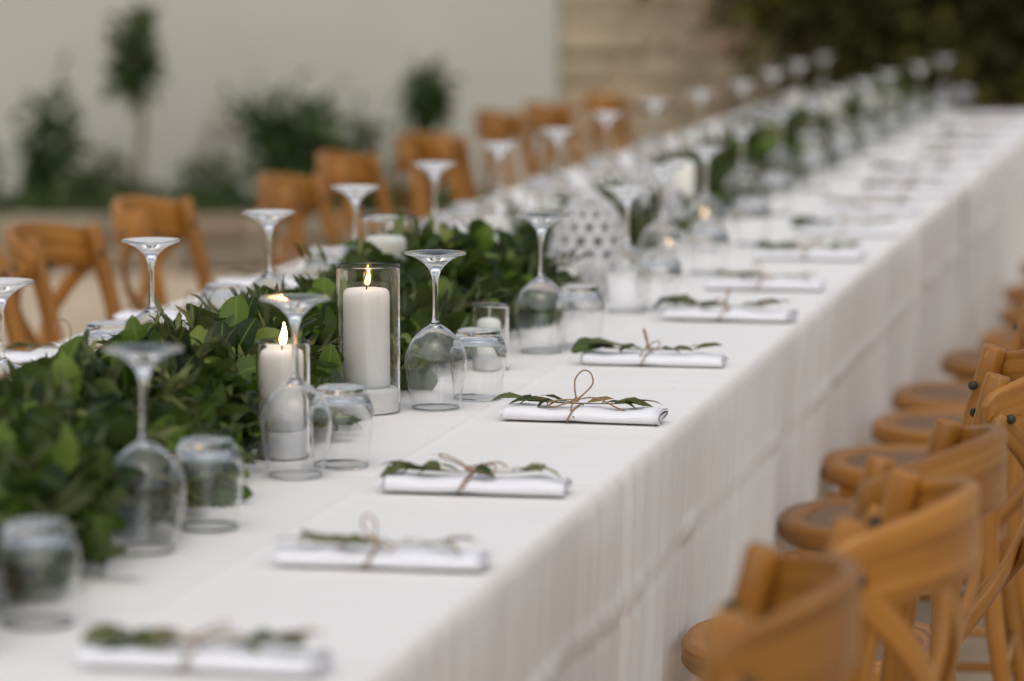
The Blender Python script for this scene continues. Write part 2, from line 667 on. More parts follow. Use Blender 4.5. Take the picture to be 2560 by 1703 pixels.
def leaf_cloud(name, pos, d, nrm, size, kinds, mat, parent):
    """many leaves joined into one mesh (kinds: list of (kind, weight))"""
    x, y, z = frames(d, nrm)
    N = len(pos)
    allV, allF, allUV, off = [], [], [], 0
    kk = RNG.choice(len(kinds), N, p=[q[1] for q in kinds])
    vv = RNG.integers(0, 9, N)
    for ki, (kind, _) in enumerate(kinds):
        for v in range(9):
            sel = np.where((kk == ki) & (vv == v))[0]
            if not len(sel):
                continue
            V, F, UV = TPL[kind][v]
            W = (V[None, :, 0, None] * x[sel, None, :] + V[None, :, 1, None] * y[sel, None, :] + V[None, :, 2, None] * z[sel, None, :]) * size[sel, None, None] + pos[sel, None, :]
            allV.append(W.reshape(-1, 3))
            allF.append((F[None] + (np.arange(len(sel)) * len(V))[:, None, None] + off).reshape(-1, 3))
            allUV.append(np.tile(UV, (len(sel), 1)))
            off += len(sel) * len(V)
    V = np.concatenate(allV)
    F = np.concatenate(allF)
    UV = np.concatenate(allUV)
    me = bpy.data.meshes.new(name)
    me.vertices.add(len(V))
    me.vertices.foreach_set("co", V.ravel().astype(np.float32))
    me.loops.add(F.size)
    me.loops.foreach_set("vertex_index", F.ravel().astype(np.int32))
    me.polygons.add(len(F))
    me.polygons.foreach_set("loop_start", (np.arange(len(F)) * 3).astype(np.int32))
    me.polygons.foreach_set("use_smooth", np.ones(len(F), dtype=bool))
    ul = me.uv_layers.new(name="UVMap")
    ul.data.foreach_set("uv", UV[F.ravel()].astype(np.float32).ravel())
    me.materials.append(mat)
    me.update(calc_edges=True)
    o = link(name, me, None, parent)
    return o


def put_leaf(kind, i, mat, pos, d, nrm, size, parent):
    o = bpy.data.objects.new("leaf", leaf_mesh(kind, i, mat))
    COL.objects.link(o)
    y = Vector(d).normalized()
    z = Vector(nrm)
    z = (z - y * z.dot(y)).normalized()
    x = y.cross(z)
    mt = Matrix(((x.x, y.x, z.x, pos[0]), (x.y, y.y, z.y, pos[1]), (x.z, y.z, z.z, pos[2]), (0, 0, 0, 1)))
    o.parent = parent
    o.matrix_local = mt @ Matrix.Diagonal((size, size, size, 1))
    return o


# ------------------------------------------------------------------ setting
# the back of the courtyard runs square to a line 12 degrees off the table: local frame (u along wall, v depth)
BA = R(12.09)


def bgp(u, v, z=0.0):
    return (u * math.cos(BA) - v * math.sin(BA), u * math.sin(BA) + v * math.cos(BA), z)


g = obj("ground", ([(-120, -60, 0), (120, -60, 0), (120, 160, 0), (-120, 160, 0)], [(0, 1, 2, 3)]), M['ground'])
g['kind'] = 'structure'

# plaster house wall
pw = thing("plaster_wall", "smooth beige plastered wall behind the planting bed", "wall", bgp(0, 16.3), BA)
V, F = box(-9.0, 0.225, 0.0, 0.5, 0.0, 3.6)
ob = obj("plaster_face", (V, F), M['plaster'], pw, False)
bv = ob.modifiers.new("bevel", 'BEVEL')
bv.width = 0.03
bv.segments = 3

# rubble stone wall right of it, each stone its own piece
sw = thing("stone_wall", "rough wall of beige and rusty field stones to the right of the plaster", "wall", bgp(0.23, 16.33), BA)
obj("mortar", box(0.0, 6.0, 0.006, 0.5, 0.0, 3.2), M['mortar'], sw, False)


def stone_mesh(seed):
    r = random.Random(seed)
    V = []
    for (sx, sz) in ((-1, -1), (1, -1), (1, 1), (-1, 1)):
        V.append((sx * 0.5 * r.uniform(0.88, 1.0), 0.3, sz * 0.5 * r.uniform(0.86, 1.0)))
    n0 = 8
    ring = []
    for k in range(n0):
        a = 2 * PI * k / n0
        ca, sa = math.cos(a), math.sin(a)
        q = 1 / max(abs(ca), abs(sa))
        ring.append((ca * q * 0.5 * r.uniform(0.86, 1.0), sa * q * 0.5 * r.uniform(0.84, 1.0)))
    V = [(x, 0.35, z) for x, z in ring] + [(x, -0.25, z) for x, z in ring] + [(x * 0.8, -0.5 + r.uniform(-.08, .08), z * 0.78) for x, z in ring] + [(0, -0.55, 0)]
    F = []
    for j in (0, 1):
        for k in range(n0):
            k2 = (k + 1) % n0
            F.append((j * n0 + k, j * n0 + k2, (j + 1) * n0 + k2, (j + 1) * n0 + k))
    for k in range(n0):
        F.append((2 * n0 + k, 2 * n0 + (k + 1) % n0, 3 * n0))
    return mesh("stone", V, F, None, True)


STONES = []
for s in range(10):
    me = stone_mesh(s)
    me.materials.append(M['stone'])
    STONES.append(me)
KSTONES = []
for s in range(5):
    me = stone_mesh(s + 50)
    me.materials.append(M['kerb'])
    KSTONES.append(me)
rs = random.Random(3)
z = 0.0
while z < 1.75:
    h = rs.uniform(0.09, 0.16)
    x = -rs.uniform(0, 0.1)
    while x < 3.0:
        wd = rs.uniform(0.13, 0.34)
        o = link("stone", rs.choice(STONES), None, sw)
        o.location = (max(x, 0.0) + wd / 2, 0.03, z + h / 2)
        o.scale = (wd * 0.985, 0.075 * rs.uniform(0.7, 1.4), h * 0.975)
        x += wd
    z += h

# raised bed: low stone edge, soil
rb = thing("bed_edging", "low stone edging along the raised planting bed before the plaster wall", "edging", bgp(0, 14.75), BA)
obj("mortar", box(-6.0, 0.0, 0.02, 0.22, 0.0, 0.235), M['mortar'], rb, False)
for row, (z0, h) in enumerate(((0.0, 0.125), (0.125, 0.13))):
    x = -5.9 + 0.15 * row
    while x < -0.1:
        wd = rs.uniform(0.3, 0.62)
        o = link("stone", rs.choice(KSTONES), None, rb)
        o.location = (x + wd / 2, 0.03, z0 + h / 2)
        o.scale = (wd * 0.97, 0.1, h * 0.97)
        x += wd
xs = np.linspace(-6.0, 0.0, 60)
ys = np.linspace(0.15, 1.6, 14)
gx, gy = np.meshgrid(xs, ys, indexing='ij')
gz = 0.21 + 0.025 * vnoise2(gx * 3, gy * 3, 5)
P = np.stack([gx, gy, gz], -1)
o = link("soil", grid_mesh("soil", P, M['soil']))
o.location = bgp(0, 14.75)
o.rotation_euler = (0, 0, BA)
o['kind'] = 'structure'


def blob_leaves(n, c, rad, size, droop=0.2, core=0.35, clump=13, seed=0, spread=0.38):
    """leaf positions in clumps inside an ellipsoid"""
    r = np.random.default_rng(seed)
    cs = r.normal(size=(clump, 3))
    cs /= np.linalg.norm(cs, axis=1, keepdims=True)
    cs *= (core + (1 - core) * r.random((clump, 1)) ** 0.6) * 0.8
    pick = r.integers(0, clump, n)
    p = cs[pick] + r.normal(size=(n, 3)) * spread
    d = p + r.normal(size=(n, 3)) * 0.6
    d[:, 2] -= droop
    nrm = p * 0.6 + r.normal(size=(n, 3)) * 0.5 + np.array([0, 0, 0.7])
    pos = p * np.array(rad) + np.array(c)
    sz = size * r.uniform(0.65, 1.25, n)
    return pos, d, nrm, sz


def shrub(name, label, u, v, h0, cz, rad, n, size, mat, stems=3, seed=1, kind='oval', cat="shrub", group=None):
    t = thing(name, label, cat, bgp(u, v, h0), BA, group)
    pos, d, nrm, sz = blob_leaves(int(n * 0.72), (0, 0, cz), rad, size * 1.12, seed=seed)
    ok = pos[:, 2] > 0.0
    f = leaf_cloud("foliage", pos[ok], d[ok], nrm[ok], sz[ok], [(kind, 1.0)], mat, t)
    f['kind'] = 'stuff'
    r = random.Random(seed)
    for k in range(stems):
        a = r.uniform(0, 2 * PI)
        e = Vector((rad[0] * 0.5 * math.cos(a), rad[1] * 0.5 * math.sin(a), cz + rad[2] * 0.4))
        pth = catmull([(0.01 * k, 0, -0.03), e * 0.45 + Vector((r.uniform(-.02, .02), 0, 0.0)), e], 4)
        obj("stem", sweep(pth, circ(max(0.006, rad[0] * 0.06), 6), scales=[1 - 0.6 * i / (len(pth) - 1) for i in range(len(pth))]), M['stem'], t)
    return t


shrub("shrub", "dark upright leafy shrub second from the left in the bed", -2.07, 15.55, 0.20, 0.27, (0.105, 0.11, 0.26), 620, 0.062, M['leafP'], 3, 4, group="plants in the bed by the plaster wall")
t = shrub("young_tree", "slim young tree with a bare stem and a small drooping top", -1.69, 15.6, 0.20, 0.66, (0.062, 0.07, 0.155), 260, 0.075, M['leafP'], 0, 8, 'toothed', cat="young tree")
obj("stem", sweep(catmull([(0.02, 0, -0.03), (0.012, 0, 0.2), (0.03, 0, 0.42), (0.0, 0, 0.74)], 5), circ(0.018, 7)), mat_noise("pale_stem", [(0.3, (0.17, 0.15, 0.07)), (0.7, (0.27, 0.25, 0.12))], 30, 0.8, 0), t)
shrub("shrub", "wide rounded dark green shrub behind the paired chairs", -1.03, 15.6, 0.20, 0.30, (0.205, 0.16, 0.20), 850, 0.062, M['leafP'], 4, 21, group="plants in the bed by the plaster wall")
shrub("shrub", "small dark round shrub rising above the middle chair", -0.41, 15.6, 0.20, 0.50, (0.095, 0.09, 0.125), 380, 0.058, M['leafP'], 2, 33, group="plants in the bed by the plaster wall")
shrub("shrub", "little grey green shrub between the wide shrub and the round one", -0.665, 15.75, 0.20, 0.33, (0.05, 0.06, 0.10), 110, 0.05, M['leafP'], 2, 40, group="plants in the bed by the plaster wall")
shrub("shrub", "dark shrub cut by the left picture edge", -2.36, 15.5, 0.20, 0.10, (0.10, 0.1, 0.17), 330, 0.06, M['leafP'], 2, 47, group="plants in the bed by the plaster wall")
shrub("shrub", "low lighter green plant right of the upright shrub", -1.83, 15.35, 0.20, 0.13, (0.13, 0.10, 0.10), 300, 0.055, M['leafG'], 2, 52, group="plants in the bed by the plaster wall")
shrub("shrub", "low bushy plant hidden behind the middle chair", -0.50, 15.2, 0.20, 0.10, (0.16, 0.12, 0.15), 420, 0.06, M['leafP'], 2, 58, group="plants in the bed by the plaster wall")
shrub("shrub", "low sprawling plant left of the wide shrub", -1.35, 15.3, 0.20, 0.11, (0.14, 0.10, 0.12), 210, 0.05, M['leafP'], 2, 63, group="plants in the bed by the plaster wall")


def flowering(label, u, v, h, npet, mat, seed):
    t = thing("flowering_plant", label, "plant", bgp(u, v, 0.2), BA, "flowering plants in the bed")
    r = random.Random(seed)
    V, F = [], []
    for k in range(4):
        top = Vector((r.uniform(-.06, .06), r.uniform(-.05, .05), h * r.uniform(0.7, 1.0)))
        obj("stem", sweep(catmull([(0, 0, -0.02), top * 0.5 + Vector((r.uniform(-.02, .02), 0, 0)), top], 4), circ(0.004, 5)), M['stem'], t)
        for q in range(npet):
            p = top + Vector((r.gauss(0, .022), r.gauss(0, .022), r.gauss(0, .02)))
            a = r.uniform(0, PI)
            e1 = Vector((math.cos(a), math.sin(a), r.uniform(-.5, .5))) * 0.014
            e2 = Vector((-math.sin(a), math.cos(a), r.uniform(-.5, .5))) * 0.010
            b = len(V)
            V += [p - e1, p + e2, p + e1, p - e2]
            F.append((b, b + 1, b + 2, b + 3))
    f = obj("petals", (V, F), mat, t, False)
    f['kind'] = 'stuff'
    pos, d, nrm, sz = blob_leaves(70, (0, 0, h * 0.3), (0.07, 0.06, h * 0.3), 0.045, seed=seed)
    ok = pos[:, 2] > 0
    fo = leaf_cloud("foliage", pos[ok], d[ok], nrm[ok], sz[ok], [('narrow', 1.0)], M['leafP'], t)
    fo['kind'] = 'stuff'


flowering("thin plant with dusty pink flowers left of the wide shrub", -1.27, 15.5, 0.50, 9, M['petalpink'], 3)
flowering("thin grey plant with dried brown heads by the plaster wall", -1.38, 15.6, 0.40, 7, M['stem'], 5)
flowering("low plant with white flowers right of the slim young tree", -1.48, 15.2, 0.17, 16, M['petal'], 7)
flowering("low plant with white flowers beside the dark upright shrub", -2.22, 15.2, 0.16, 16, M['petal'], 9)

# ground cover along the front of the bed
n = 3400
pu = RNG.uniform(-5.8, -0.05, n)
pv = RNG.uniform(0.08, 0.75, n) ** 1.0
pz = 0.22 + RNG.random(n) ** 1.6 * 0.10
d = RNG.normal(size=(n, 3)) * 0.6 + np.array([0, -0.3, 0.5])
gc = leaf_cloud("ground_cover", np.stack([pu, pv, pz], 1), d, RNG.normal(size=(n, 3)) * 0.4 + np.array([0, -.2, 1]), RNG.uniform(0.035, 0.07, n), [('oval', 0.5), ('narrow', 0.5)], M['leafP'], None)
gc.location = bgp(0, 14.75)
gc.rotation_euler = (0, 0, BA)
gc['kind'] = 'stuff'


# trees at the far right
def tree(label, u, v, trunk_h, cz, rad, n, size, mat, seed, clump=40, limbs=6):
    t = thing("tree", label, "tree", bgp(u, v), BA, "trees before the stone wall")
    r = random.Random(seed)
    pts = [(0, 0, -0.05), (r.uniform(-.05, .05), 0, trunk_h * 0.4), (r.uniform(-.08, .08), r.uniform(-.06, .06), trunk_h), (0, 0, cz + rad[2] * 0.3)]
    pth = catmull(pts, 6)
    obj("trunk", sweep(pth, circ(0.075, 10), scales=[1.15 - 0.8 * i / (len(pth) - 1) for i in range(len(pth))]), M['bark'], t)
    for k in range(limbs):
        a = 2 * PI * k / limbs + r.uniform(-.4, .4)
        e = Vector((rad[0] * 0.75 * math.cos(a), rad[1] * 0.75 * math.sin(a), cz + rad[2] * r.uniform(-.45, .5)))
        s0 = Vector((0, 0, trunk_h * r.uniform(0.8, 1.1)))
        pth = catmull([s0, s0.lerp(e, 0.5) + Vector((0, 0, 0.08)), e], 5)
        obj("limb", sweep(pth, circ(0.03, 7), scales=[1 - 0.75 * i / (len(pth) - 1) for i in range(len(pth))]), M['bark'], t)
    pos, d, nrm, sz = blob_leaves(n, (0, 0, cz), rad, size, 0.3, 0.25, clump, seed)
    ok = pos[:, 2] > 0.05
    f = leaf_cloud("crown", pos[ok], d[ok], nrm[ok], sz[ok], [('oval', 0.5), ('card', 0.5)], mat, t)
    f['kind'] = 'stuff'
    return t


tree("dark dense evergreen tree at the right edge, leaves down to table height", 2.35, 15.1, 0.5, 1.15, (1.0, 0.75, 1.15), 12000, 0.10, M['leafD'], 5, 90, 9)
tree("smaller tree with hanging leaves in front of the stone wall", 1.38, 15.75, 0.95, 1.55, (0.40, 0.4, 0.50), 2600, 0.095, M['leafD'], 9, 26, 6)
tree("shaded brown stemmed tree behind the dense evergreen", 1.85, 15.9, 0.8, 1.25, (0.45, 0.4, 0.70), 2600, 0.095, M['leafD'], 15, 24, 7)

# ------------------------------------------------------------------ table cloths
TZ = 0.76
XL, XR = -1.925, -0.765


def tablecloth(label, y0, y1, dy0, dy1, hem, seed, end=False):
    """one sheet: up the far drop, over the top, down the near drop; pleats and creases are real relief"""
    yy = [y0]
    while yy[-1] < y1:
        yy.append(yy[-1] + dy0 + (dy1 - dy0) * min(1, max(0, (yy[-1] - 6.5) / 5)))
    yy[-1] = y1
    yy = np.array(yy)
    drop = np.concatenate([np.linspace(hem, TZ - 0.03, 46), TZ - 0.012 + 0.012 * np.sin(np.linspace(-PI / 2 * 0.8, PI / 2, 7))])
    nz = len(drop)
    top = np.linspace(XL + 0.012, XR - 0.012, 240)
    ny = len(yy)
    rows = []
    Yg, Zg = np.meshgrid(yy, drop, indexing='ij')
    dep = np.clip((TZ - Zg) / (TZ - hem), 0, 1)
    for side in (-1, 1):
        s = seed + (17 if side > 0 else 0)
        wob = 0.030 * vnoise2(Yg * 2.3, Zg * 4, s) + 0.010 * vnoise2(Yg * 9, Zg * 9, s + 40)
        # fine irregular pleats below the edge, fading in and out
        fine = np.abs(vnoise((Yg + wob) * 13, s)) * 0.0115 + np.abs(vnoise((Yg + wob) * 31, s + 11)) * 0.0045 + vnoise((Yg + wob) * 78, s + 1) * 0.0014
        amp = 0.12 + 1.05 * np.clip(0.42 + 0.75 * vnoise2(Yg * 2.1 + 0.6 * Zg, Zg * 1.7, s + 2), 0, 1) ** 1.5
        fine = fine * amp * np.clip(dep * 12 + 0.12, 0, 1) * (1 - 0.35 * np.clip((dep - 0.25) * 3, 0, 1))
        big = (vnoise((Yg + wob * 1.5) * 2.6, s + 3) * 0.040 + vnoise((Yg + wob * 2) * 6.0, s + 4) * 0.018) * dep ** 1.1
        # pressed crease running the whole length, puckered
        zc = 0.598 + 0.004 * vnoise(Yg * 5, s + 5)
        pk = 0.55 + 0.45 * vnoise(Yg * 9, s + 6)
        cr = 0.0135 * pk * np.exp(-((Zg - zc) / 0.0060) ** 2) - 0.0030 * np.exp(-((Zg - zc + 0.016) / 0.010) ** 2)
        knot = np.clip(vnoise(Yg * 3.1, s + 8) * 2 - 0.9, 0, 1) * 0.016 * np.exp(-((Zg - zc) / 0.018) ** 2) * np.abs(vnoise(Yg * 70, s + 9))
        lower = 0.006 * np.abs(vnoise2(Yg * 20, Zg * 8, s + 7)) * np.clip((dep - 0.2) * 2, 0, 1)
        out = 0.004 + fine + big + cr + knot + lower - 0.022 * dep
        if end:
            out = out * 1.0
        prof = np.where(Zg > TZ - 0.0245, 1.0, 1.0)
        rnd = np.clip((Zg - (TZ - 0.024)) / 0.024, 0, 1)
        inset = 0.012 * (1 - np.sqrt(np.clip(1 - rnd ** 2, 0, 1)))
        X = (XR + out - inset) if side > 0 else (XL - out + inset)
        if side < 0:
            rows.append(np.stack([X, Yg, Zg], -1))
        else:
            right_rows = np.stack([X, Yg, Zg], -1)[:, ::-1]
    Xt, Yt = np.meshgrid(top, yy, indexing='xy')
    crs = sum(np.exp(-((Xt - q - 0.004 * vnoise(Yt * 2, seed + 30)) / 0.004) ** 2) for q in (-1.045, -1.345, -1.645))
    crs = crs + np.exp(-((((Yt + 0.01 * vnoise(Xt * 4, seed + 31)) % 0.93) - 0.4) / 0.007) ** 2)
    Zt = TZ + 0.0026 * crs + 0.0012 * vnoise2(Xt * 4, Yt * 4, seed + 20) + 0.0006 * vnoise2(Xt * 5, Yt * 30, seed + 21)
    mid = np.stack([Xt, Yt, Zt], -1)
    P = np.concatenate([rows[0], mid, right_rows], 1)
    # cloths do not hang straight: corners flare outward and swing along the table
    me = grid_mesh("tablecloth", P, M['cloth'])
    me.flip_normals()
    o = link("tablecloth", me)
    tag(o, label, "tablecloth", "white tablecloths of the long table")
    return o, P.shape


def swing(o, shape, ydir_end, amount):
    """let the cloth's end corner swing back from the seam as it hangs"""
    me = o.data
    n = len(me.vertices)
    co = np.empty(n * 3, dtype=np.float32)
    me.vertices.foreach_get("co", co)
    co = co.reshape(-1, 3)
    dep = np.clip((TZ - co[:, 2]) / 0.6, 0, 1)
    k = np.clip(1 - np.abs(co[:, 1] - ydir_end) / 0.7, 0, 1) ** 2
    co[:, 1] += amount * dep * k
    me.vertices.foreach_set("co", co.ravel())
    me.update()


SEAM = 9.30
o1, sh = tablecloth("long white tablecloth on the near part of the banquet table", 1.6, SEAM, 0.0085, 0.016, 0.05, 100)
swing(o1, sh, SEAM, -0.10)
o2, sh = tablecloth("white tablecloth on the far end of the table beyond the seam", SEAM + 0.004, 13.4, 0.016, 0.02, 0.05, 200)
swing(o2, sh, SEAM, 0.22)
# the cloth's end panel at the far end of the table
xx = np.linspace(XL, XR, 60)
zz = np.linspace(0.05, TZ - 0.004, 24)
Xg, Zg = np.meshgrid(xx, zz, indexing='ij')
dp = (TZ - Zg) / 0.7
Yg = 13.402 + 0.02 * dp * vnoise(Xg * 7, 77) + 0.02 * dp
pan = link("end_drop", grid_mesh("end_drop", np.stack([Xg, Yg, Zg], -1), M['cloth']), None, o2)

# the trestle tables under the cloth
def trestle(label, y0, y1):
    t = thing("banquet_table", label, "table", ((XL + XR) / 2, (y0 + y1) / 2, 0), 0, "tables under the cloths")
    hx, hy = (XR - XL) / 2 - 0.02, (y1 - y0) / 2
    obj("tabletop", box(-hx, hx, -hy, hy, TZ - 0.04, TZ - 0.008), M['wood'], t, False)
    for sx in (-1, 1):
        for sy in (-1, 1):
            obj("leg", lathe([(0.022, 0), (0.022, TZ - 0.045)], 10, cx=sx * (hx - 0.12), cy=sy * (hy - 0.2)), M['bolt'], t)


trestle("near folding table hidden under the long white cloth", 1.65, SEAM - 0.03)
trestle("far folding table hidden under the end cloth", SEAM + 0.03, 13.35)


# ------------------------------------------------------------------ chairs
def make_chair():
    t = thing("bistro_chair", "", "chair", (0, 0, 0), 0, "crossback bistro chairs along the table")
    wood = M['wood']
    SH = 0.45
    # seat frame: rounded trapezoid ring
    N = 112
    outer, inner = [], []
    for k in range(N):
        a = 2 * PI * k / N
        e = 2.35
        ca, sa = math.cos(a), math.sin(a)
        rr = (abs(ca) ** e + abs(sa) ** e) ** (-1 / e)
        x, y = ca * rr, sa * rr
        wdt = 0.205 * (1 - 0.10 * (0.5 - 0.5 * x) * 2 * 0.5)
        outer.append((-0.005 + 0.19 * x, wdt * y))
        inner.append((-0.005 + 0.144 * x, (wdt - 0.048) * y))
    V, F, UV = [], [], []
    rings = [(inner, 1.0, SH - 0.006), (inner, 1.012, SH), (outer, 0.975, SH), (outer, 1.0, SH - 0.007), (outer, 1.0, SH - 0.028), (outer, 0.97, SH - 0.034), (inner, 1.0, SH - 0.034), (inner, 1.0, SH - 0.006)]
    for j, (rg, s, z) in enumerate(rings):
        for k, (x, y) in enumerate(rg):
            V.append((x * s, y * s, z))
            UV.append((k / N * 1.3, j * 0.03))
    for j in range(len(rings) - 1):
        for k in range(N):
            k2 = (k + 1) % N
            F.append((j * N + k, (j + 1) * N + k, (j + 1) * N + k2, j * N + k2))
    obj("seat_frame", (V, F, UV), wood, t)
    V = [(0.005, 0, SH - 0.012)] + [(x * 0.5, y * 0.5, SH - 0.011) for x, y in inner] + [(x, y, SH - 0.004) for x, y in inner]
    F = [(0, 1 + k, 1 + (k + 1) % N) for k in range(N)] + [(1 + k, 1 + N + k, 1 + N + (k + 1) % N, 1 + (k + 1) % N) for k in range(N)]
    obj("cane_seat", (V, F), M['cane'], t)
    # posts: back leg and back upright in one bent piece
    TOP = 0.840
    hx = 0.165
    for s in (-1, 1):
        pth = catmull([(-0.245, s * 0.185, 0), (-0.20, s * 0.178, 0.22), (-0.176, s * 0.172, 0.44), (-0.195, s * 0.168, 0.64), (-0.244, s * hx, TOP)], 7)
        sc = [0.78 + 0.3 * min(1, i / (len(pth) * 0.5)) for i in range(len(pth))]
        V, F, UV = sweep(pth, circ(0.0160, 14), scales=sc)
        # softened, slightly domed top
        m = 14
        n0 = len(V) - m
        ctr = sum((Vector(v) for v in V[n0:]), Vector()) / m
        F = F[:-1]
        b = len(V)
        nrm = (pth[-1] - pth[-2]).normalized()
        for k in range(m):
            V.append(ctr + (Vector(V[n0 + k]) - ctr) * 0.86 + nrm * 0.004)
            UV.append(UV[n0 + k])
        for k in range(m):
            F.append((n0 + k, n0 + (k + 1) % m, b + (k + 1) % m, b + k))
        F.append(tuple(b + k for k in range(m)))
        obj("back_post", (V, F, UV), wood, t)
    # bent top rail
    sag, half = 0.082, 0.168
    Rr = (half * half + sag * sag) / (2 * sag)
    A = math.asin(half / Rr) + 0.10
    cxr = -0.232 + 0.004 - math.sqrt(Rr * Rr - half * half) * -1.0
    cxr = -0.234 + math.sqrt(Rr * Rr - half * half)
    Rr += 0.020
    pts, sc = [], []
    nr = 34
    for i in range(nr + 1):
        a = -A + 2 * A * i / nr
        zmid = 0.788 + 0.024 * math.cos(a / A * PI / 2)
        pts.append((cxr - Rr * math.cos(a), Rr * math.sin(a), zmid))
        e = min(i, nr - i) / 3.0
        hgt = (0.52 if e <= 0 else min(1.0, 0.52 + 0.48 * math.sqrt(max(0.0, 1 - (1 - min(1, e)) ** 2)))) * (0.80 + 0.20 * math.cos(a / A * PI / 2))
        sc.append((1.0, hgt))
    obj("top_rail", sweep(pts, rrect(0.0165, 0.092, 0.007), up=(0, 0, 1), scales=sc), wood, t)
    # crossing back slats
    for s in (-1, 1):
        cps = []
        for q in range(9):
            f = q / 8
            a = s * A * (1 - 0.02) * (1 - f) + (-s * 0.62) * f
            rad = Rr + 0.019 * (1 - f) - (0.085 * f ** 1.4) + (0.006 if s > 0 else -0.008) * math.sin(f * PI)
            zz_ = 0.791 - 0.346 * f
            x = cxr - rad * math.cos(a) + 0.055 * f * f
            y = rad * math.sin(a) * (1 - 0.12 * f)
            cps.append((x, y, zz_))
        pth = catmull(cps, 4)
        n_ = len(pth)
        sc = [(1.0, 0.62 if i == 0 else (0.9 if i == 1 else 1.0)) for i in range(n_)]
        ctr = Vector((cxr, 0, 0))

        def outw(p, tt):
            v = Vector((p.x - cxr, p.y, 0)).normalized()
            return tt.cross(v)
        obj("cross_slat", sweep(pth, rrect(0.013, 0.031, 0.005), up=outw, scales=sc), wood, t)
    # bolts through post, rail and slat
    for s in (-1, 1):
        a = s * (A - 0.10)
        for rad, dr in ((Rr + 0.026, 1), (Rr - 0.054, -1)):
            c0 = Vector((cxr - rad * math.cos(a), rad * math.sin(a), 0.790))
            dv = Vector((-math.cos(a), math.sin(a), 0)) * dr
            pr = [(0.0060, -0.006), (0.0066, 0.0), (0.0058, 0.0022), (0.003, 0.0036), (0.0004, 0.004)]
            V, F = lathe(pr, 10)
            q = dv.to_track_quat('Z', 'Y')
            V = [q @ Vector(v) + c0 for v in V]
            obj("bolt", (V, F), M['bolt'], t)
    for s in (-1, 1):
        pth = catmull([(0.165, s * 0.16, 0), (0.158, s * 0.155, 0.2), (0.145, s * 0.148, SH - 0.045)], 6)
        obj("front_leg", sweep(pth, circ(0.0165, 10), scales=[0.8 + 0.25 * i / (len(pth) - 1) for i in range(len(pth))]), wood, t)
    # stretchers
    obj("stretcher", sweep([(0.160, -0.15, 0.20), (0.160, 0.15, 0.20)], circ(0.009, 8)), wood, t)
    obj("stretcher", sweep([(-0.20, -0.17, 0.22), (-0.20, 0.17, 0.22)], circ(0.009, 8)), wood, t)
    for s in (-1, 1):
        obj("stretcher", sweep([(0.160, s * 0.155, 0.16), (-0.212, s * 0.176, 0.16)], circ(0.009, 8)), wood, t)
        obj("seat_rail", sweep([(0.14, s * 0.15, SH - 0.050), (-0.17, s * 0.165, SH - 0.050)], rrect(0.018, 0.03, 0.004)), wood, t)
    return t


ORD = ["first", "second", "third", "fourth", "fifth", "sixth", "seventh", "eighth", "ninth", "tenth", "eleventh", "twelfth", "thirteenth", "fourteenth", "fifteenth", "sixteenth"]
right_chairs = [(-0.683, 3.058, 3.4), (-0.617, 3.588, -4.0), (-0.618, 4.025, -8), (-0.585, 4.745, 5), (-0.590, 5.80, 1), (-0.600, 6.45, 2), (-0.562, 6.98, -2),
                (-0.570, 7.45, 1), (-0.524, 8.10, 0), (-0.47, 8.57, 2), (-0.464, 9.17, -1), (-0.494, 9.73, 1), (-0.50, 10.5, 0)]
left_chairs = [(-2.075, 6.03, 3), (-2.06, 6.50, -2), (-2.09, 7.24, 0), (-2.00, 8.06, 2), (-2.09, 8.92, 0), (-2.09, 9.72, -14), (-2.10, 10.02, 12), (-2.18, 11.22, 1), (-2.13, 11.76, -3), (-2.08, 12.6, 2)]
rl = ["honey wood crossback chair on the near side, first from the front",
      "near side crossback chair with whole curved rail, second from the front",
      "crossback chair on the near side with pale streaked rail, third from the front",
      "sharp worn crossback chair at the right picture edge, near side",
      "near side crossback chair showing only a bolt and its seat"]
ll = ["crossback chair cut by the left picture edge, first on the far side",
      "crossback chair with its whole curved rail in view, second on the far side",
      "crossback chair third from the left, behind a lone wine glass",
      "crossback chair on the far side, left of the pair behind the candles",
      "crossback chair on the far side, right of the pair behind the candles",
      "crossback chair in the middle of the far side, nearer of two pushed together",
      "crossback chair in the middle of the far side, farther of two pushed together",
      "blurred crossback chair, third from the far end of the far side",
      "blurred crossback chair, second from the far end of the far side",
      "blurred crossback chair before the stone wall, last on the far side"]
chair0 = make_chair()
for i, (x, y, a) in enumerate(right_chairs):
    lab = rl[i] if i < len(rl) else "crossback chair by the near side of the cloth, %s from the front" % ORD[i]
    if i == 0:
        chair0.location = (x, y, 0)
        chair0.rotation_euler = (0, 0, PI + R(a))
        chair0['label'] = lab
    else:
        dup(chair0, (x, y, 0), PI + R(a), lab)
for i, (x, y, a) in enumerate(left_chairs):
    dup(chair0, (x, y, 0), R(a), ll[i])


# ------------------------------------------------------------------ glassware
def smooth_prof(pts, per=6):
    q = catmull([(r, 0, z) for r, z in pts], per)
    return [(max(p.x, 0.0), p.z) for p in q]


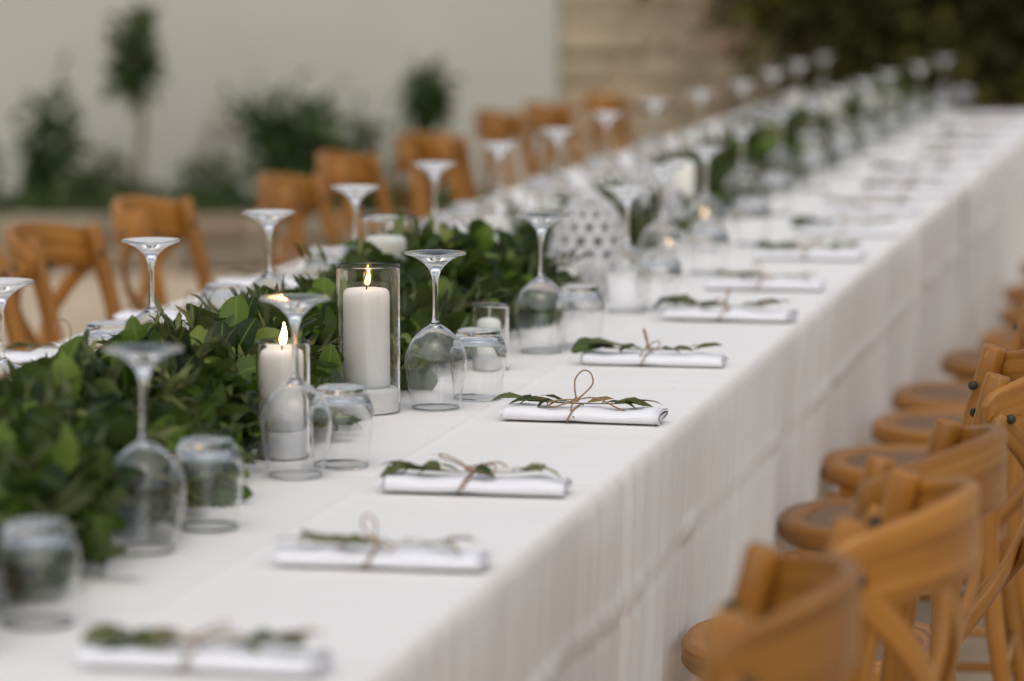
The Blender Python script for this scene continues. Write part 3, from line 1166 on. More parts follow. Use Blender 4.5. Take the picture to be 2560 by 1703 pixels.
def make_wine():
    t = thing("wine_glass", "", "wine glass", (0, 0, 0), 0, "upturned wine glasses along the greenery")
    out = smooth_prof([(0.0332, 0.0), (0.0375, 0.02), (0.0422, 0.045), (0.0441, 0.064), (0.0425, 0.079), (0.0345, 0.096), (0.0205, 0.110), (0.0095, 0.1175), (0.0052, 0.123), (0.0040, 0.135), (0.0038, 0.160), (0.0044, 0.180), (0.0065, 0.1905), (0.0115, 0.1990), (0.0205, 0.2075), (0.0340, 0.2145), (0.0428, 0.2172), (0.0437, 0.2186), (0.0425, 0.2200)], 6)
    foot_in = smooth_prof([(0.0425, 0.2200), (0.034, 0.2192), (0.022, 0.2172), (0.010, 0.2140), (0.0002, 0.2128)], 4)
    inn = smooth_prof([(0.03255, 0.0), (0.03685, 0.02), (0.04155, 0.045), (0.04335, 0.064), (0.0417, 0.0783), (0.0335, 0.0952), (0.0190, 0.1080), (0.0080, 0.1138), (0.0002, 0.1150)], 6)
    prof = out + foot_in[1:]
    n = 48
    Vo, Fo = lathe(prof, n)
    Vi, Fi = lathe(inn, n)
    Fi = [tuple(reversed(f)) for f in Fi]
    V = Vo + Vi
    b = len(Vo)
    F = Fo + [tuple(i + b for i in f) for f in Fi]
    # rim bridge
    Vr = []
    base = len(V)
    for i in range(n):
        a = 2 * PI * i / n
        V.append((0.03288 * math.cos(a), 0.03288 * math.sin(a), -0.0003))
    for i in range(n):
        i2 = (i + 1) % n
        F.append((base + i, base + i2, i2, i))
        F.append((b + i, b + i2, base + i2, base + i))
    zs = [v[2] for v in V]

    def part(name, lo, hi):
        fs = [f for f in F if lo <= sum(zs[i] for i in f) / len(f) < hi]
        used = sorted({i for f in fs for i in f})
        mp = {i: k for k, i in enumerate(used)}
        return obj(name, ([V[i] for i in used], [tuple(mp[i] for i in f) for f in fs]), M['glass'], t)
    obj("glass_body", (V, F), M['glass'], t)
    return t


def make_tumbler():
    t = thing("tumbler", "", "tumbler", (0, 0, 0), 0, "upturned tumblers along the greenery")
    out = smooth_prof([(0.0345, 0.0), (0.0370, 0.025), (0.0395, 0.050), (0.0408, 0.064), (0.0400, 0.072), (0.0365, 0.083), (0.0320, 0.093), (0.0300, 0.0975), (0.0285, 0.0995)], 6)
    cap = smooth_prof([(0.0285, 0.0995), (0.0262, 0.1000), (0.0225, 0.0985), (0.012, 0.0965), (0.0002, 0.0960)], 4)
    inn = smooth_prof([(0.03405, 0.0), (0.0363, 0.025), (0.0388, 0.050), (0.0399, 0.063), (0.0380, 0.072), (0.0330, 0.0815), (0.022, 0.0868), (0.0002, 0.0880)], 6)
    n = 48
    Vo, Fo = lathe(out + cap[1:], n)
    Vi, Fi = lathe(inn, n)
    b = len(Vo)
    V = Vo + Vi
    F = Fo + [tuple(i + b for i in reversed(f)) for f in Fi]
    base = len(V)
    for i in range(n):
        a = 2 * PI * i / n
        V.append((0.03428 * math.cos(a), 0.03428 * math.sin(a), -0.0002))
    for i in range(n):
        i2 = (i + 1) % n
        F.append((base + i, base + i2, i2, i))
        F.append((b + i, b + i2, base + i2, base + i))
    obj("glass_body", (V, F), M['glass'], t)
    return t


GZ = TZ + 0.0022
wr = [(-1.170, 2.98), (-1.163, 3.538), (-1.146, 4.08), (-1.120, 4.715), (-1.110, 5.405), (-1.082, 6.02), (-1.12, 6.62), (-1.136, 7.255), (-1.185, 8.12), (-1.20, 8.92), (-1.20, 9.55), (-1.19, 10.2), (-1.192, 10.83), (-1.193, 11.5), (-1.155, 12.18), (-1.141, 13.0)]
tr = [(-1.137, 3.128), (-1.140, 3.691), (-1.112, 4.170), (-1.084, 4.83), (-1.062, 5.48), (-1.035, 6.08), (-1.05, 6.75), (-1.06, 7.42), (-1.12, 8.25), (-1.13, 9.06), (-1.13, 9.7), (-1.12, 10.34), (-1.12, 10.97), (-1.12, 11.64), (-1.09, 12.32), (-1.08, 13.12)]
wl = [(-1.572, 4.202), (-1.573, 4.829), (-1.551, 5.371), (-1.559, 5.952), (-1.571, 6.609), (-1.588, 7.285), (-1.574, 7.845), (-1.602, 8.616), (-1.604, 9.34), (-1.567, 9.9), (-1.545, 10.588), (-1.573, 11.479), (-1.596, 12.304), (-1.610, 13.15)]
tl = [(-1.632, 4.806), (-1.631, 5.382), (-1.616, 5.96), (-1.598, 6.559), (-1.635, 7.18), (-1.64, 7.98), (-1.65, 8.75), (-1.65, 9.48), (-1.62, 10.05), (-1.60, 10.75), (-1.63, 11.62), (-1.65, 12.45)]
wine0 = make_wine()
tum0 = make_tumbler()
near_w = {0: "upturned wine glass at the left picture edge, first of the near row",
          1: "large blurred upturned wine glass in front of the dense leaves, second of the near row",
          2: "upturned wine glass before the small lit candle, third of the near row",
          3: "sharp upturned wine glass right of the tall lit candle, fourth of the near row",
          4: "upturned wine glass right of the little unlit candle, fifth of the near row"}
far_w = {0: "upturned wine glass cut by the left picture edge behind the leaves",
         1: "sharp upturned wine glass standing before the far side chairs, second of the far row"}
for i, (x, y) in enumerate(wr):
    lab = near_w.get(i, "upturned wine glass on the napkin side of the greenery, %s from the front" % ORD[i])
    if i == 0:
        wine0.location = (x, y, GZ)
        wine0['label'] = lab
    else:
        dup(wine0, (x, y, GZ), 0.7 * i, lab)
for i, (x, y) in enumerate(wl):
    dup(wine0, (x, y, GZ), 0.5 * i, far_w.get(i, "upturned wine glass on the chair side of the greenery, %s from the front" % ORD[i]))
near_t = {0: "big blurred upturned tumbler at the lower left, first of the near row",
          2: "upturned tumbler with candle glints beside the small lit candle",
          3: "sharp upturned tumbler with a thick base right of the focused wine glass"}
for i, (x, y) in enumerate(tr):
    lab = near_t.get(i, "upturned tumbler on the napkin side of the greenery, %s from the front" % ORD[i])
    if i == 0:
        tum0.location = (x, y, GZ)
        tum0['label'] = lab
    else:
        dup(tum0, (x, y, GZ), 0.7 * i, lab)
for i, (x, y) in enumerate(tl):
    dup(tum0, (x, y, GZ), 0.6 * i, "upturned tumbler on the chair side of the greenery, %s from the front" % ORD[i])


# ------------------------------------------------------------------ candles in glass cylinders
def candle(label, x, y, gr, gh, cr, ctop, lit, wax, lean=0.0, glass=True, base_h=0.034):
    t = thing("pillar_candle", label, "candle", (x, y, GZ), 0.2, "pillar candles among the greenery")
    if glass:
        th = 0.0022
        pr = [(gr - th / 2, 0.0002), (gr - 0.0004, 0.0006), (gr, 0.002), (gr, 0.006), (gr, gh * 0.5), (gr, gh - 0.006), (gr, gh - 0.0022), (gr - 0.0003, gh - 0.0008), (gr - th / 2, gh), (gr - th + 0.0003, gh - 0.0008), (gr - th, gh - 0.0022), (gr - th, gh - 0.006), (gr - th, gh * 0.5), (gr - th, 0.006), (gr - th, 0.002), (gr - th + 0.0004, 0.0006), (gr - th / 2, 0.0002)]
        obj("glass_cylinder", lathe(pr, 48), M['glass'], t)
        rb_ = gr - th - 0.0015
        obj("plaster_disc", lathe([(0.0002, 0.0008), (rb_ - 0.001, 0.0008), (rb_, 0.002), (rb_ + 0.0003, 0.009), (rb_, base_h - 0.006), (rb_, base_h - 0.002), (rb_ - 0.003, base_h), (0.0002, base_h)], 36), M['plaster_base'], t)
        b0 = base_h + 0.0006
    else:
        b0 = 0.0
    # wax pillar with a soft shoulder and a shallow pool
    prof = [(0.0002, b0), (cr, b0), (cr + 0.0003, b0 + 0.004), (cr, (b0 + ctop) / 2), (cr, ctop - 0.016), (cr, ctop - 0.009), (cr - 0.0012, ctop - 0.0035), (cr - 0.005, ctop - 0.0005), (cr * 0.6, ctop + 0.0002), (cr * 0.3, ctop - (0.002 if lit else -0.001)), (0.0002, ctop - (0.003 if lit else -0.002))]
    off = (-0.30 * (gr - cr - 0.003), 0.0) if glass else (0, 0)
    shift = lambda VF: ([(v[0] + off[0], v[1] + off[1], v[2]) for v in VF[0]],) + tuple(VF[1:])
    obj("wax_pillar", shift(lathe(prof, 40)), wax, t)
    wz = ctop - 0.004
    pw_ = catmull([(0, 0, wz), (0.0006, 0, wz + 0.008), (0.0015 + lean, 0.001, wz + (0.015 if lit else 0.02))], 4)
    obj("wick", shift(sweep(pw_, circ(0.0011, 7))), M['wick'] if lit else M['freshwick'], t)
    if lit:
        # teardrop flame leaning in the draught
        fh = lit
        fw = min(1.0, 0.45 + lit * 20)
        n, m = 16, 15
        V, F = [], []
        for j in range(m):
            f = j / (m - 1)
            rad = 0.0048 * fw * (math.sin(PI * min(1, f * 1.02) ** 0.62)) ** 1.05 * (1 - 0.25 * f)
            if j == 0 or j == m - 1:
                rad = 0.0002
            ox = 0.0045 * math.sin(f * 2.4) * f - 0.002 * f
            for k in range(n):
                a = 2 * PI * k / n
                V.append((0.0015 + ox + rad * math.cos(a) + lean, 0.001 + rad * 0.8 * math.sin(a), wz + (0.008 if lit > 0.015 else 0.005) + fh * f))
        for j in range(m - 1):
            for k in range(n):
                k2 = (k + 1) % n
                F.append((j * n + k, j * n + k2, (j + 1) * n + k2, (j + 1) * n + k))
        obj("flame", shift((V, F)), M['flame'], t)
    return t


candle("small lit ivory pillar candle in a glass cylinder, nearest of all candles", -1.205, 4.232, 0.0345, 0.148, 0.0275, 0.138, 0.029, M['wax'])
candle("tall lit ivory pillar candle in a glass cylinder, sharply in focus", -1.205, 4.668, 0.0445, 0.205, 0.0325, 0.172, 0.023, M['wax'])
candle("unlit white pillar candle in a tall glass cylinder behind the tall lit one", -1.413, 5.60, 0.0445, 0.197, 0.034, 0.163, 0, M['wax2'])
candle("little unlit white candle in a narrow glass between tumbler and leaves", -1.141, 5.166, 0.0285, 0.100, 0.0185, 0.078, 0, M['wax2'])
candle("white candle in a low glass on the chair side of the lantern", -1.474, 6.727, 0.034, 0.138, 0.030, 0.105, 0, M['wax2'])
candle("bare cream pillar candle right beside the farther pierced lantern", -1.318, 8.03, 0.0445, 0.145, 0.0345, 0.138, 0, M['wax'], glass=False)
candle("cream pillar candle beyond the lanterns near the chair side glasses", -1.470, 9.22, 0.0445, 0.150, 0.036, 0.135, 0, M['wax2'])
candle("cream pillar candle far down the table, leftmost of the last three", -1.490, 11.46, 0.0445, 0.150, 0.036, 0.135, 0, M['wax2'])
candle("tall cream pillar candle far down the table, middle of the last three", -1.325, 10.95, 0.0445, 0.180, 0.034, 0.16, 0, M['wax'])
candle("cream pillar candle far down the table, rightmost of the last three", -1.275, 11.62, 0.040, 0.150, 0.032, 0.135, 0, M['wax'])


candle("white candle in a low glass left of the farther pierced lantern", -1.50, 7.42, 0.034, 0.11, 0.029, 0.085, 0, M['wax2'])
candle("white candle in a low glass behind the farther pierced lantern", -1.46, 8.42, 0.036, 0.12, 0.031, 0.100, 0, M['wax2'])
candle("cream candle in a low glass where the far leaves begin", -1.255, 8.62, 0.034, 0.10, 0.028, 0.080, 0, M['wax'])
candle("cream candle low among the far leaves on the napkin side", -1.25, 9.92, 0.036, 0.12, 0.031, 0.10, 0, M['wax'])
candle("white candle low among the far leaves on the chair side", -1.43, 10.30, 0.036, 0.13, 0.031, 0.115, 0, M['wax2'])
candle("white candle behind the cream one in the middle of the table", -1.43, 9.65, 0.036, 0.13, 0.031, 0.11, 0, M['wax2'])
candle("cream candle in a low glass before the three farthest ones", -1.24, 10.55, 0.034, 0.11, 0.029, 0.09, 0, M['wax'])
candle("white candle standing between two far chair side glasses", -1.47, 10.95, 0.036, 0.13, 0.031, 0.112, 0, M['wax2'])
candle("cream candle far along on the napkin side, last but one", -1.26, 12.2, 0.036, 0.13, 0.031, 0.112, 0, M['wax'])
candle("white candle nearest the far end of the table", -1.40, 12.35, 0.040, 0.15, 0.034, 0.13, 0, M['wax2'])


candle("added tea candle standing in for a glass reflection, among leaves just past the lanterns", -1.235, 7.86, 0.024, 0.052, 0.0185, 0.040, 0.010, M['wax2'], base_h=0.012)  # added flame, stands in for warm reflections in the glasses
candle("added tea candle standing in for a glass reflection, left of the tumblers past the lanterns", -1.175, 7.02, 0.024, 0.052, 0.0185, 0.040, 0.010, M['wax2'], base_h=0.012)  # second added flame, in place of glints off the glassware


# ------------------------------------------------------------------ pierced lanterns
def lantern(label, x, y, h, rmax, rows, cols, seed, texture=False):
    t = thing("pierced_lantern", label, "lantern", (x, y, GZ), seed, "white pierced ceramic lanterns")
    pr = [(0.99, 0.0), (0.985, 0.14), (0.95, 0.30), (0.88, 0.46), (0.77, 0.61), (0.62, 0.745), (0.42, 0.86), (0.20, 0.94)]
    P = catmull([(a * rmax, 0, b * h) for a, b in pr], 10)

    def rz(f):
        q = f * (len(P) - 1)
        i = min(int(q), len(P) - 2)
        return P[i].lerp(P[i + 1], q - i)
    V, F = [], []
    f0, f1 = 0.10, 0.90
    cache = {}

    def vert(f, a):
        key = (round(f, 5), round(a % (2 * PI), 5))
        if key not in cache:
            p = rz(f)
            cache[key] = len(V)
            V.append((p.x * math.cos(a), p.x * math.sin(a), p.z))
        return cache[key]
    da = 2 * PI / cols
    for j in range(rows):
        lo, hi = f0 + (f1 - f0) * j / rows, f0 + (f1 - f0) * (j + 1) / rows
        mf = (lo + hi) / 2
        for k in range(cols):
            a0 = (k + 0.5 * (j % 2)) * da
            cor = [(lo, a0), (lo, a0 + da / 2), (lo, a0 + da), (mf, a0 + da), (hi, a0 + da), (hi, a0 + da / 2), (hi, a0), (mf, a0)]
            ids = [vert(f, a) for f, a in cor]
            am = a0 + da / 2
            e = []
            for q in range(8):
                th = -3 * PI / 4 + q * PI / 4
                e.append(vert(mf + math.sin(th) * (hi - lo) * 0.42, am + math.cos(th) * da * 0.32 * (1 - 0.35 * max(0, math.sin(th)))))
            for q in range(8):
                F.append((ids[q], ids[(q + 1) % 8], e[(q + 1) % 8], e[q]))
    # solid bands: bottom and crown
    nb = cols * 2
    for (fa, fb) in ((0.0, f0), (f1, 1.0)):
        for s in range(3):
            g0, g1 = fa + (fb - fa) * s / 3, fa + (fb - fa) * (s + 1) / 3
            for k in range(nb):
                a0, a1 = k * da / 2, (k + 1) * da / 2
                F.append((vert(g0, a0), vert(g0, a1), vert(g1, a1), vert(g1, a0)))
    o = obj("pierced_shell", (V, F), M['ceramic'], t)
    sd = o.modifiers.new("thickness", 'SOLIDIFY')
    sd.thickness = 0.011
    sd.offset = -1
    tz = rz(1.0)
    obj("finial", lathe([(tz.x + 0.002, tz.z - 0.003), (tz.x + 0.001, tz.z + 0.004), (tz.x * 0.6, tz.z + h * 0.04), (0.004, tz.z + h * 0.09), (0.0015, h * 1.03), (0.0002, h * 1.035)], 24), M['ceramic'], t)
    obj("foot_ring", lathe([(rmax * 0.6, 0.0), (rmax * 1.01, 0.0), (rmax * 1.01, 0.006), (rmax * 0.6, 0.006)], 32), M['ceramic'], t)
    return t


lantern("white pierced ceramic lantern with onion dome, nearer of the two large ones", -1.310, 6.86, 0.157, 0.084, 5, 13, 0.3)
lantern("white pierced ceramic lantern with onion dome, farther of the two large ones", -1.336, 7.685, 0.155, 0.086, 5, 13, 0.9)
lantern("small white pierced ceramic lantern beside the tumbler, front of the three", -1.185, 6.20, 0.078, 0.034, 5, 9, 0.5)

# ------------------------------------------------------------------ garlands
blockers = [(x, y, 0.052) for x, y in wr + wl] + [(x, y, 0.048) for x, y in tr + tl] + [(-1.205, 4.232, 0.042), (-1.205, 4.668, 0.052), (-1.413, 5.60, 0.052), (-1.141, 5.166, 0.036), (-1.474, 6.727, 0.04), (-1.318, 8.03, 0.045), (-1.47, 9.22, 0.05), (-1.49, 11.46, 0.05), (-1.325, 10.95, 0.05), (-1.275, 11.62, 0.05), (-1.50, 7.42, 0.04), (-1.46, 8.42, 0.042), (-1.255, 8.62, 0.04), (-1.25, 9.92, 0.042), (-1.43, 10.3, 0.042), (-1.40, 12.35, 0.046), (-1.235, 7.86, 0.03), (-1.175, 7.02, 0.03), (-1.43, 9.65, 0.042), (-1.24, 10.55, 0.04), (-1.47, 10.95, 0.042), (-1.26, 12.2, 0.042), (-1.31, 6.86, 0.098), (-1.336, 7.685, 0.10), (-1.185, 6.20, 0.04)]
BL = np.array(blockers)


def garland(label, y0, y1, cx, rx, rz, dens, seed, size=(0.032, 0.076), nparts=260, prof=((0, 1), (20, 1)), mix=(0.34, 0.25, 0.41)):
    t = thing("leafy_garland", label, "garland", (0, 0, 0), 0, "leafy garlands down the middle of the table")
    r = np.random.default_rng(seed)
    n = int(dens * (y1 - y0))
    Y = r.uniform(y0, y1, n)
    a = r.uniform(-0.10, PI + 0.10, n)
    f = 0.35 + 0.70 * r.random(n) ** 0.55
    endf = np.clip(np.minimum(Y - y0, y1 - Y) / 0.22, 0.35, 1)
    rxx = rx * (1 + 0.18 * vnoise(Y * 3.2, seed)) * endf
    rzz = rz * np.interp(Y, [q[0] for q in prof], [q[1] for q in prof]) * (1 + 0.22 * vnoise(Y * 2.6, seed + 1)) * endf
    X = cx + 0.02 * vnoise(Y * 1.7, seed + 2) + rxx * np.cos(a) * f
    Z = TZ + 0.014 + np.maximum(rzz * np.sin(a) * f, 0.0)
    pos = np.stack([X, Y, Z], 1)
    outw = np.stack([np.cos(a), np.zeros(n), np.sin(a)], 1)
    d = outw * 0.50 + r.normal(size=(n, 3)) * 0.60 + np.array([0, -0.30, 0.0])
    nrm = outw * 0.8 + r.normal(size=(n, 3)) * 0.45 + np.array([0, 0, 0.5])
    sz = r.uniform(size[0], size[1], n)
    kind = r.choice(3, n, p=list(mix))
    sz = np.where(kind == 2, sz * 1.05, sz)
    dn = d / np.linalg.norm(d, axis=1, keepdims=True)
    tip = pos + dn * sz[:, None]
    ok = (tip[:, 2] > TZ + 0.004)
    for q in (pos, tip, (pos + tip) / 2):
        dist = np.hypot(q[:, None, 0] - BL[None, :, 0], q[:, None, 1] - BL[None, :, 1]) - BL[None, :, 2]
        ok &= dist.min(1) > 0.0
    # loose twigs standing out of the bundle
    for q in range(int(13 * (y1 - y0))):
        yq = r.uniform(y0 + 0.1, y1 - 0.1)
        aq = r.uniform(0.25, PI - 0.25)
        b0 = np.array([cx + rx * math.cos(aq) * 0.8, yq, TZ + 0.012 + rz * float(np.interp(yq, [q[0] for q in prof], [q[1] for q in prof])) * math.sin(aq) * 0.75])
        dq = np.array([math.cos(aq) * 0.9, r.uniform(-1.0, 0.6), math.sin(aq) * 0.75 + 0.1])
        dq /= np.linalg.norm(dq)
        ln = r.uniform(0.07, 0.13)
        bend = np.array([0, 0, -0.25]) * ln
        pth = [b0, b0 + dq * ln * 0.5 + bend * 0.1, b0 + dq * ln + bend]
        mid = np.array(pth[1:])
        dist = np.hypot(mid[:, None, 0] - BL[None, :, 0], mid[:, None, 1] - BL[None, :, 1]) - BL[None, :, 2] - 0.03
        if dist.min() < 0:
            continue
        cp = catmull(pth, 4)
        obj("twig", sweep(cp, circ(0.0012, 5)), M['stem'], t)
        for k in range(9):
            p = cp[min(len(cp) - 1, 2 + int(k * 0.75))]
            dd = dq + r.normal(size=3) * 0.55
            nn = np.array([0, 0, 1.0]) + r.normal(size=3) * 0.5
            put_leaf('narrow', int(r.integers(0, 9)), M['leafB'], tuple(p), dd, nn, float(r.uniform(0.03, 0.058)), t).name = "twig_leaf"
    idx = np.where(ok)[0]
    # the leaves that show largest: outermost, nearest to where people stand, become parts
    score = f[idx] * 1.0 - 0.10 * (Y[idx] - y0) + 0.25 * np.cos(a[idx]) + 0.2 * np.sin(a[idx]) + r.random(len(idx)) * 0.25
    order = idx[np.argsort(-score)]
    single, rest = order[:nparts], order[nparts:]
    for i in single:
        k = ('oval', 'toothed', 'narrow')[kind[i]]
        put_leaf(k, int(r.integers(0, 9)), M['leafB'] if k == 'narrow' else M['leafA'], pos[i], d[i], nrm[i], float(sz[i]), t)
    br = rest[kind[rest] != 2]
    nw = rest[kind[rest] == 2]
    o = leaf_cloud("broad_foliage", pos[br], d[br], nrm[br], sz[br], [('oval', 0.64), ('toothed', 0.36)], M['leafA'], t)
    o['kind'] = 'stuff'
    o = leaf_cloud("narrow_foliage", pos[nw], d[nw], nrm[nw], sz[nw], [('narrow', 1.0)], M['leafB'], t)
    o['kind'] = 'stuff'
    # woody stems running through the bundle
    rr = random.Random(seed)
    for k in range(5):
        pts = []
        y = y0 + 0.1
        while y < y1 - 0.05:
            pts.append((cx + rr.uniform(-rx, rx) * 0.55, y, TZ + 0.02 + rr.uniform(0.0, rz * 0.55)))
            y += 0.22
        obj("stem", sweep(catmull(pts, 4), circ(0.0028, 6)), M['stem'], t)
    return t


garland("dense mound of dark broad leaves and olive twigs down the near half of the table", 2.75, 6.22, -1.368, 0.158, 0.112, 2400, 31,
        prof=((2.7, 1.05), (4.05, 1.0), (4.35, 0.72), (5.15, 0.60), (5.4, 0.80), (5.65, 1.12), (5.95, 0.85), (6.2, 0.5)))
garland("thin trail of leaves on the cloth round the pierced lanterns", 6.85, 8.5, -1.39, 0.12, 0.032, 800, 57, nparts=200)
garland("leafy garland beyond the lanterns to the far end of the table", 8.3, 13.3, -1.36, 0.135, 0.066, 1300, 83, mix=(0.26, 0.20, 0.54))


# ------------------------------------------------------------------ napkins
def make_napkin(variant):
    r = random.Random(900 + variant)
    t = thing("rolled_napkin", "", "napkin", (0, 0, 0), 0, "rolled white napkins tied with twine")
    Lx = 0.218
    turns = 3.2
    NT = 84
    th = 0.0031
    A0, B0 = 0.0350, 0.0106
    prof_o, prof_i = [], []
    for k in range(NT + 1):
        f = k / NT
        ang = -PI * 0.62 - f * turns * 2 * PI
        gap = 0.0041 * f * turns
        a_, b_ = A0 - gap, max(0.0030, B0 - gap * 1.0)
        n_ = 2.5
        ca, sa = math.cos(ang), math.sin(ang)
        q = (abs(ca) ** n_ + abs(sa) ** n_) ** (-1 / n_)
        wob = 1 + 0.05 * math.sin(ang * 2.3 + variant)
        for (lst, dd) in ((prof_o, 0.0), (prof_i, th)):
            lst.append(((a_ - dd) * ca * q, (b_ - dd) * sa * q * wob))
    loop = prof_o + prof_i[::-1]
    m = len(loop)
    NX = 22
    V, F = [], []
    for i in range(NX + 1):
        x = -Lx / 2 + Lx * i / NX
        sq = 1 - 0.13 * math.exp(-((x + 0.012) / 0.02) ** 2)
        lift = 0.0012 * math.sin(i * 0.7 + variant)
        for k, (y, z) in enumerate(loop):
            ed = 0.0035 * math.sin(k * 0.13 + variant) * (1 if i in (0, NX) else 0)
            V.append((x + ed, y * (1 + 0.012 * math.sin(i * 0.5)), B0 + z * sq + (lift if z > 0 else 0)))
    for i in range(NX):
        for k in range(m):
            k2 = (k + 1) % m
            F.append((i * m + k, i * m + k2, (i + 1) * m + k2, (i + 1) * m + k))
    for i in (0, NX):
        for k in range(NT):
            a_, b_, c_, d_ = i * m + k, i * m + k + 1, i * m + (m - 2 - k), i * m + (m - 1 - k)
            F.append((a_, b_, c_, d_) if i == 0 else (d_, c_, b_, a_))
    nap = obj("cloth_roll", (V, F), M['napkin'], t)
    zt = 2 * B0 + 0.001
    # twine round the roll
    xk = -0.012
    rw = 0.00115
    ring = []
    for k in range(28):
        a = 2 * PI * k / 28
        n_ = 2.5
        ca, sa = math.cos(a), math.sin(a)
        q = (abs(ca) ** n_ + abs(sa) ** n_) ** (-1 / n_)
        ring.append((xk + 0.006 * sa, (A0 + 0.0012) * ca * q, B0 + (B0 * 0.89 + 0.0016) * sa * q))
    ring = [(x, y, max(z, 0.0013)) for x, y, z in ring]
    tw = obj("twine_tie", sweep(ring, circ(rw, 6), closed=True), M['twine'], t)
    K = Vector((xk + 0.004, -0.010, zt + 0.008))
    paths = []
    style, mir = variant % 3, (-1 if variant > 2 else 1)
    if style == 0:
        paths.append([(0, 0, 0), (-.002, -.002, .016), (-.001, 0, .030), (.010, 0, .041), (.020, .002, .036), (.022, .002, .022), (.010, 0, .008), (0, 0, 0)])
        paths.append([(0, 0, 0), (-.02, -.008, .000), (-.038, -.012, -.004), (-.030, -.014, -.009), (-.012, -.01, -.004), (0, 0, 0)])
        paths.append([(0, 0, 0), (.020, -.004, .004), (.036, -.006, .002), (.058, -.008, -.008), (.074, -.010, -.013)])
        paths.append([(0, 0, 0), (-.004, -.014, -.008), (-.001, -.022, -.018), (.003, -.0235, -.022)])
    elif style == 1:
        paths.append([(0, 0, 0), (-.012, -.004, .010), (-.030, -.004, .018), (-.042, -.002, .020), (-.040, .003, .014), (-.02, .003, .008), (0, 0, 0)])
        paths.append([(0, 0, 0), (.018, -.010, -.002), (.036, -.012, -.006), (.044, -.006, .004), (.03, .002, .006), (.012, 0, .004), (0, 0, 0)])
        paths.append([(0, 0, 0), (.010, -.012, -.006), (.004, -.022, -.014), (-.002, -.0242, -.022)])
        paths.append([(0, 0, 0), (.024, .004, .006), (.045, .004, .009), (.060, .002, .004)])
    else:
        paths.append([(0, 0, 0), (-.004, -.002, .014), (-.010, 0, .032), (-.012, 0, .044), (-.007, .002, .036), (-.002, .001, .016), (0, 0, 0)])
        paths.append([(0, 0, 0), (.012, 0, .010), (.024, .002, .014), (.030, .002, .006), (.022, 0, -.002), (.008, -.002, -.002), (0, 0, 0)])
        paths.append([(0, 0, 0), (-.010, -.014, -.006), (-.014, -.022, -.014)])
    parts = []
    for p in paths:
        ks = (1.0, 0.8, 0.62, 0.62, 0.75, 0.6)[variant]
        pp = [K + Vector((q[0] * mir * ks, q[1] * (1 if q[2] < 0 else ks), q[2] * (1 if q[2] < 0 else ks))) for q in p]
        parts.append(sweep(catmull(pp, 6), circ(rw, 6)))
    kn = lathe([(0.0002, -0.0035), (0.0032, -0.0025), (0.0042, 0.0), (0.0032, 0.0026), (0.0002, 0.0036)], 8)
    kn = ([Vector(v) + K for v in kn[0]], kn[1], [(0, 0)] * len(kn[0]))
    parts.append(kn)
    obj("twine_bow", join(*parts), M['twine'], t)
    # sprig laid along the roll
    sp = catmull([(-0.078, -0.004, zt + 0.004), (-0.045, -0.008, zt + 0.0035), (xk, -0.010, zt + 0.003), (0.045, -0.007, zt + 0.004), (0.072, -0.002, zt + 0.006)], 6)
    st = obj("sprig", sweep(sp, circ(0.0013, 6), scales=[1 - 0.5 * i / (len(sp) - 1) for i in range(len(sp))]), M['stem'], t)
    nl = (12, 11, 9, 8, 13, 10)[variant]
    for k in range(nl):
        f = (k + 0.3) / nl
        p = sp[int(f * (len(sp) - 1))]
        s = 1 if k % 2 else -1
        # leaves fan out along the stem, away from the knot
        ydir = -1 if p.x < xk else 1
        dx = ydir * r.uniform(0.8, 1.2)
        d_ = Vector((dx, s * r.uniform(0.15, 0.55), r.uniform(-0.10, 0.10)))
        nn = Vector((r.uniform(-.4, .4), -0.55 * r.uniform(-0.3, 1.4), 1.0))
        sz = r.uniform(0.030, 0.042)
        kd = 'narrow'
        mt = M['leafB']
        if k % 4 == 3:
            mt = M['leafDry']
        elif k % 3 == 1 and style != 1:
            kd, sz = 'oval', r.uniform(0.028, 0.040)
        if style == 2 and k < 3:
            kd, mt, sz = 'oval', M['leafG'], r.uniform(0.045, 0.06)
        if style == 1 and k % 3 == 0:
            kd, mt, sz = 'toothed', M['leafG'], r.uniform(0.030, 0.042)
        lf = put_leaf(kd, r.randrange(9), mt, Vector(p) + Vector((0, 0, 0.001)), d_, nn, sz * (1.35 if kd == 'narrow' else 1.0), st)
    return t


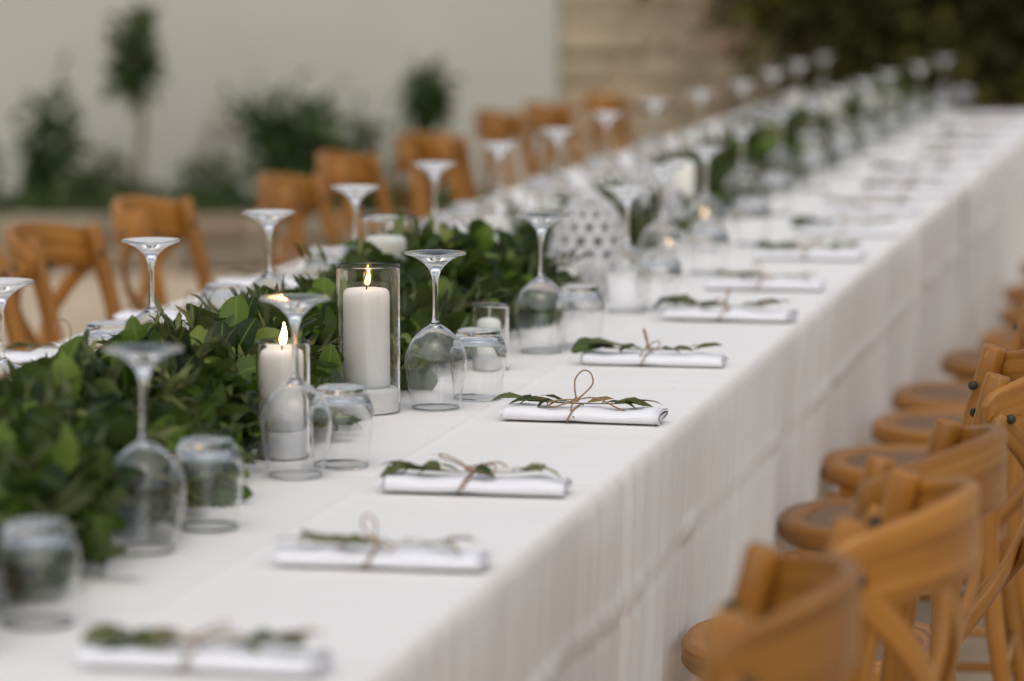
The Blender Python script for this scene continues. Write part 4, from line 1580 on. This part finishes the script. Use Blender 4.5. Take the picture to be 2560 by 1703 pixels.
NV = [make_napkin(k) for k in range(6)]
nap_y = [2.968, 3.502, 4.005, 4.638, 5.275, 5.935, 6.475, 7.11, 7.72, 8.36, 8.98, 9.62, 10.26, 10.9, 11.55, 12.2, 12.85]
nvar = [4, 3, 1, 0, 2, 5, 3, 4, 2, 0, 1, 5, 3, 4, 2, 0, 1]
nl = {0: "large blurred rolled napkin with brown twine at the bottom of the picture",
      3: "sharp rolled white napkin with a tall twine loop and olive sprig",
      4: "rolled white napkin with one broad pale leaf and curling twine, just beyond the sharp one"}
used = set()
for i, (y, v) in enumerate(zip(nap_y, nvar)):
    x = (-0.893 + 0.012 * math.sin(i * 2.7)) if i not in (0, 3) else (-0.918 if i == 0 else -0.893)
    rz = R([0, 3, 1.5, -2.5, 0, -3, 2, 1, 4, -2][i % 10])
    lab = nl.get(i, "rolled white napkin with a green sprig on the near side, %s from the front" % (ORD + ["seventeenth"])[i])
    if v not in used:
        used.add(v)
        o = NV[v]
        o.location = (x, y, GZ - 0.001)
        o.rotation_euler = (0, 0, rz)
        o['label'] = lab
    else:
        dup(NV[v], (x, y, GZ - 0.001), rz, lab)
for i, y in enumerate((5.08, 5.68, 6.28, 6.93, 7.6)):
    dup(NV[(0, 3, 1, 4, 2)[i]], (-1.80, y, GZ - 0.001), PI + R(3 * (-1) ** i), "white napkin half hidden behind the greenery on the chair side, %s from the front" % ORD[i])

# a few dark crumbs and leaf bits fallen on the cloth
V, F = [], []
rc = random.Random(5)
spots = [(-0.778 + -0.008, 4.60), (-1.05, 4.52), (-1.06, 4.42), (-1.02, 4.28), (-0.99, 4.60), (-1.09, 5.0), (-0.98, 4.2), (-0.83, 5.0)]
for i, (x, y) in enumerate(spots):
    s = 0.0022 if i == 0 else rc.uniform(0.0006, 0.0012)
    b = len(V)
    for q in ((1, 0, 0), (0, 1, 0), (-1, 0, 0), (0, -1, 0), (0, 0, 1), (0, 0, -1)):
        V.append((x + q[0] * s * rc.uniform(0.7, 1.4), y + q[1] * s * rc.uniform(0.7, 1.4), GZ + s * 0.5 + q[2] * s * 0.6))
    F += [tuple(b + k for k in f) for f in ((0, 1, 4), (1, 2, 4), (2, 3, 4), (3, 0, 4), (1, 0, 5), (2, 1, 5), (3, 2, 5), (0, 3, 5))]
o = obj("crumbs", (V, F), M['wick'], None, False)
o['kind'] = 'stuff'
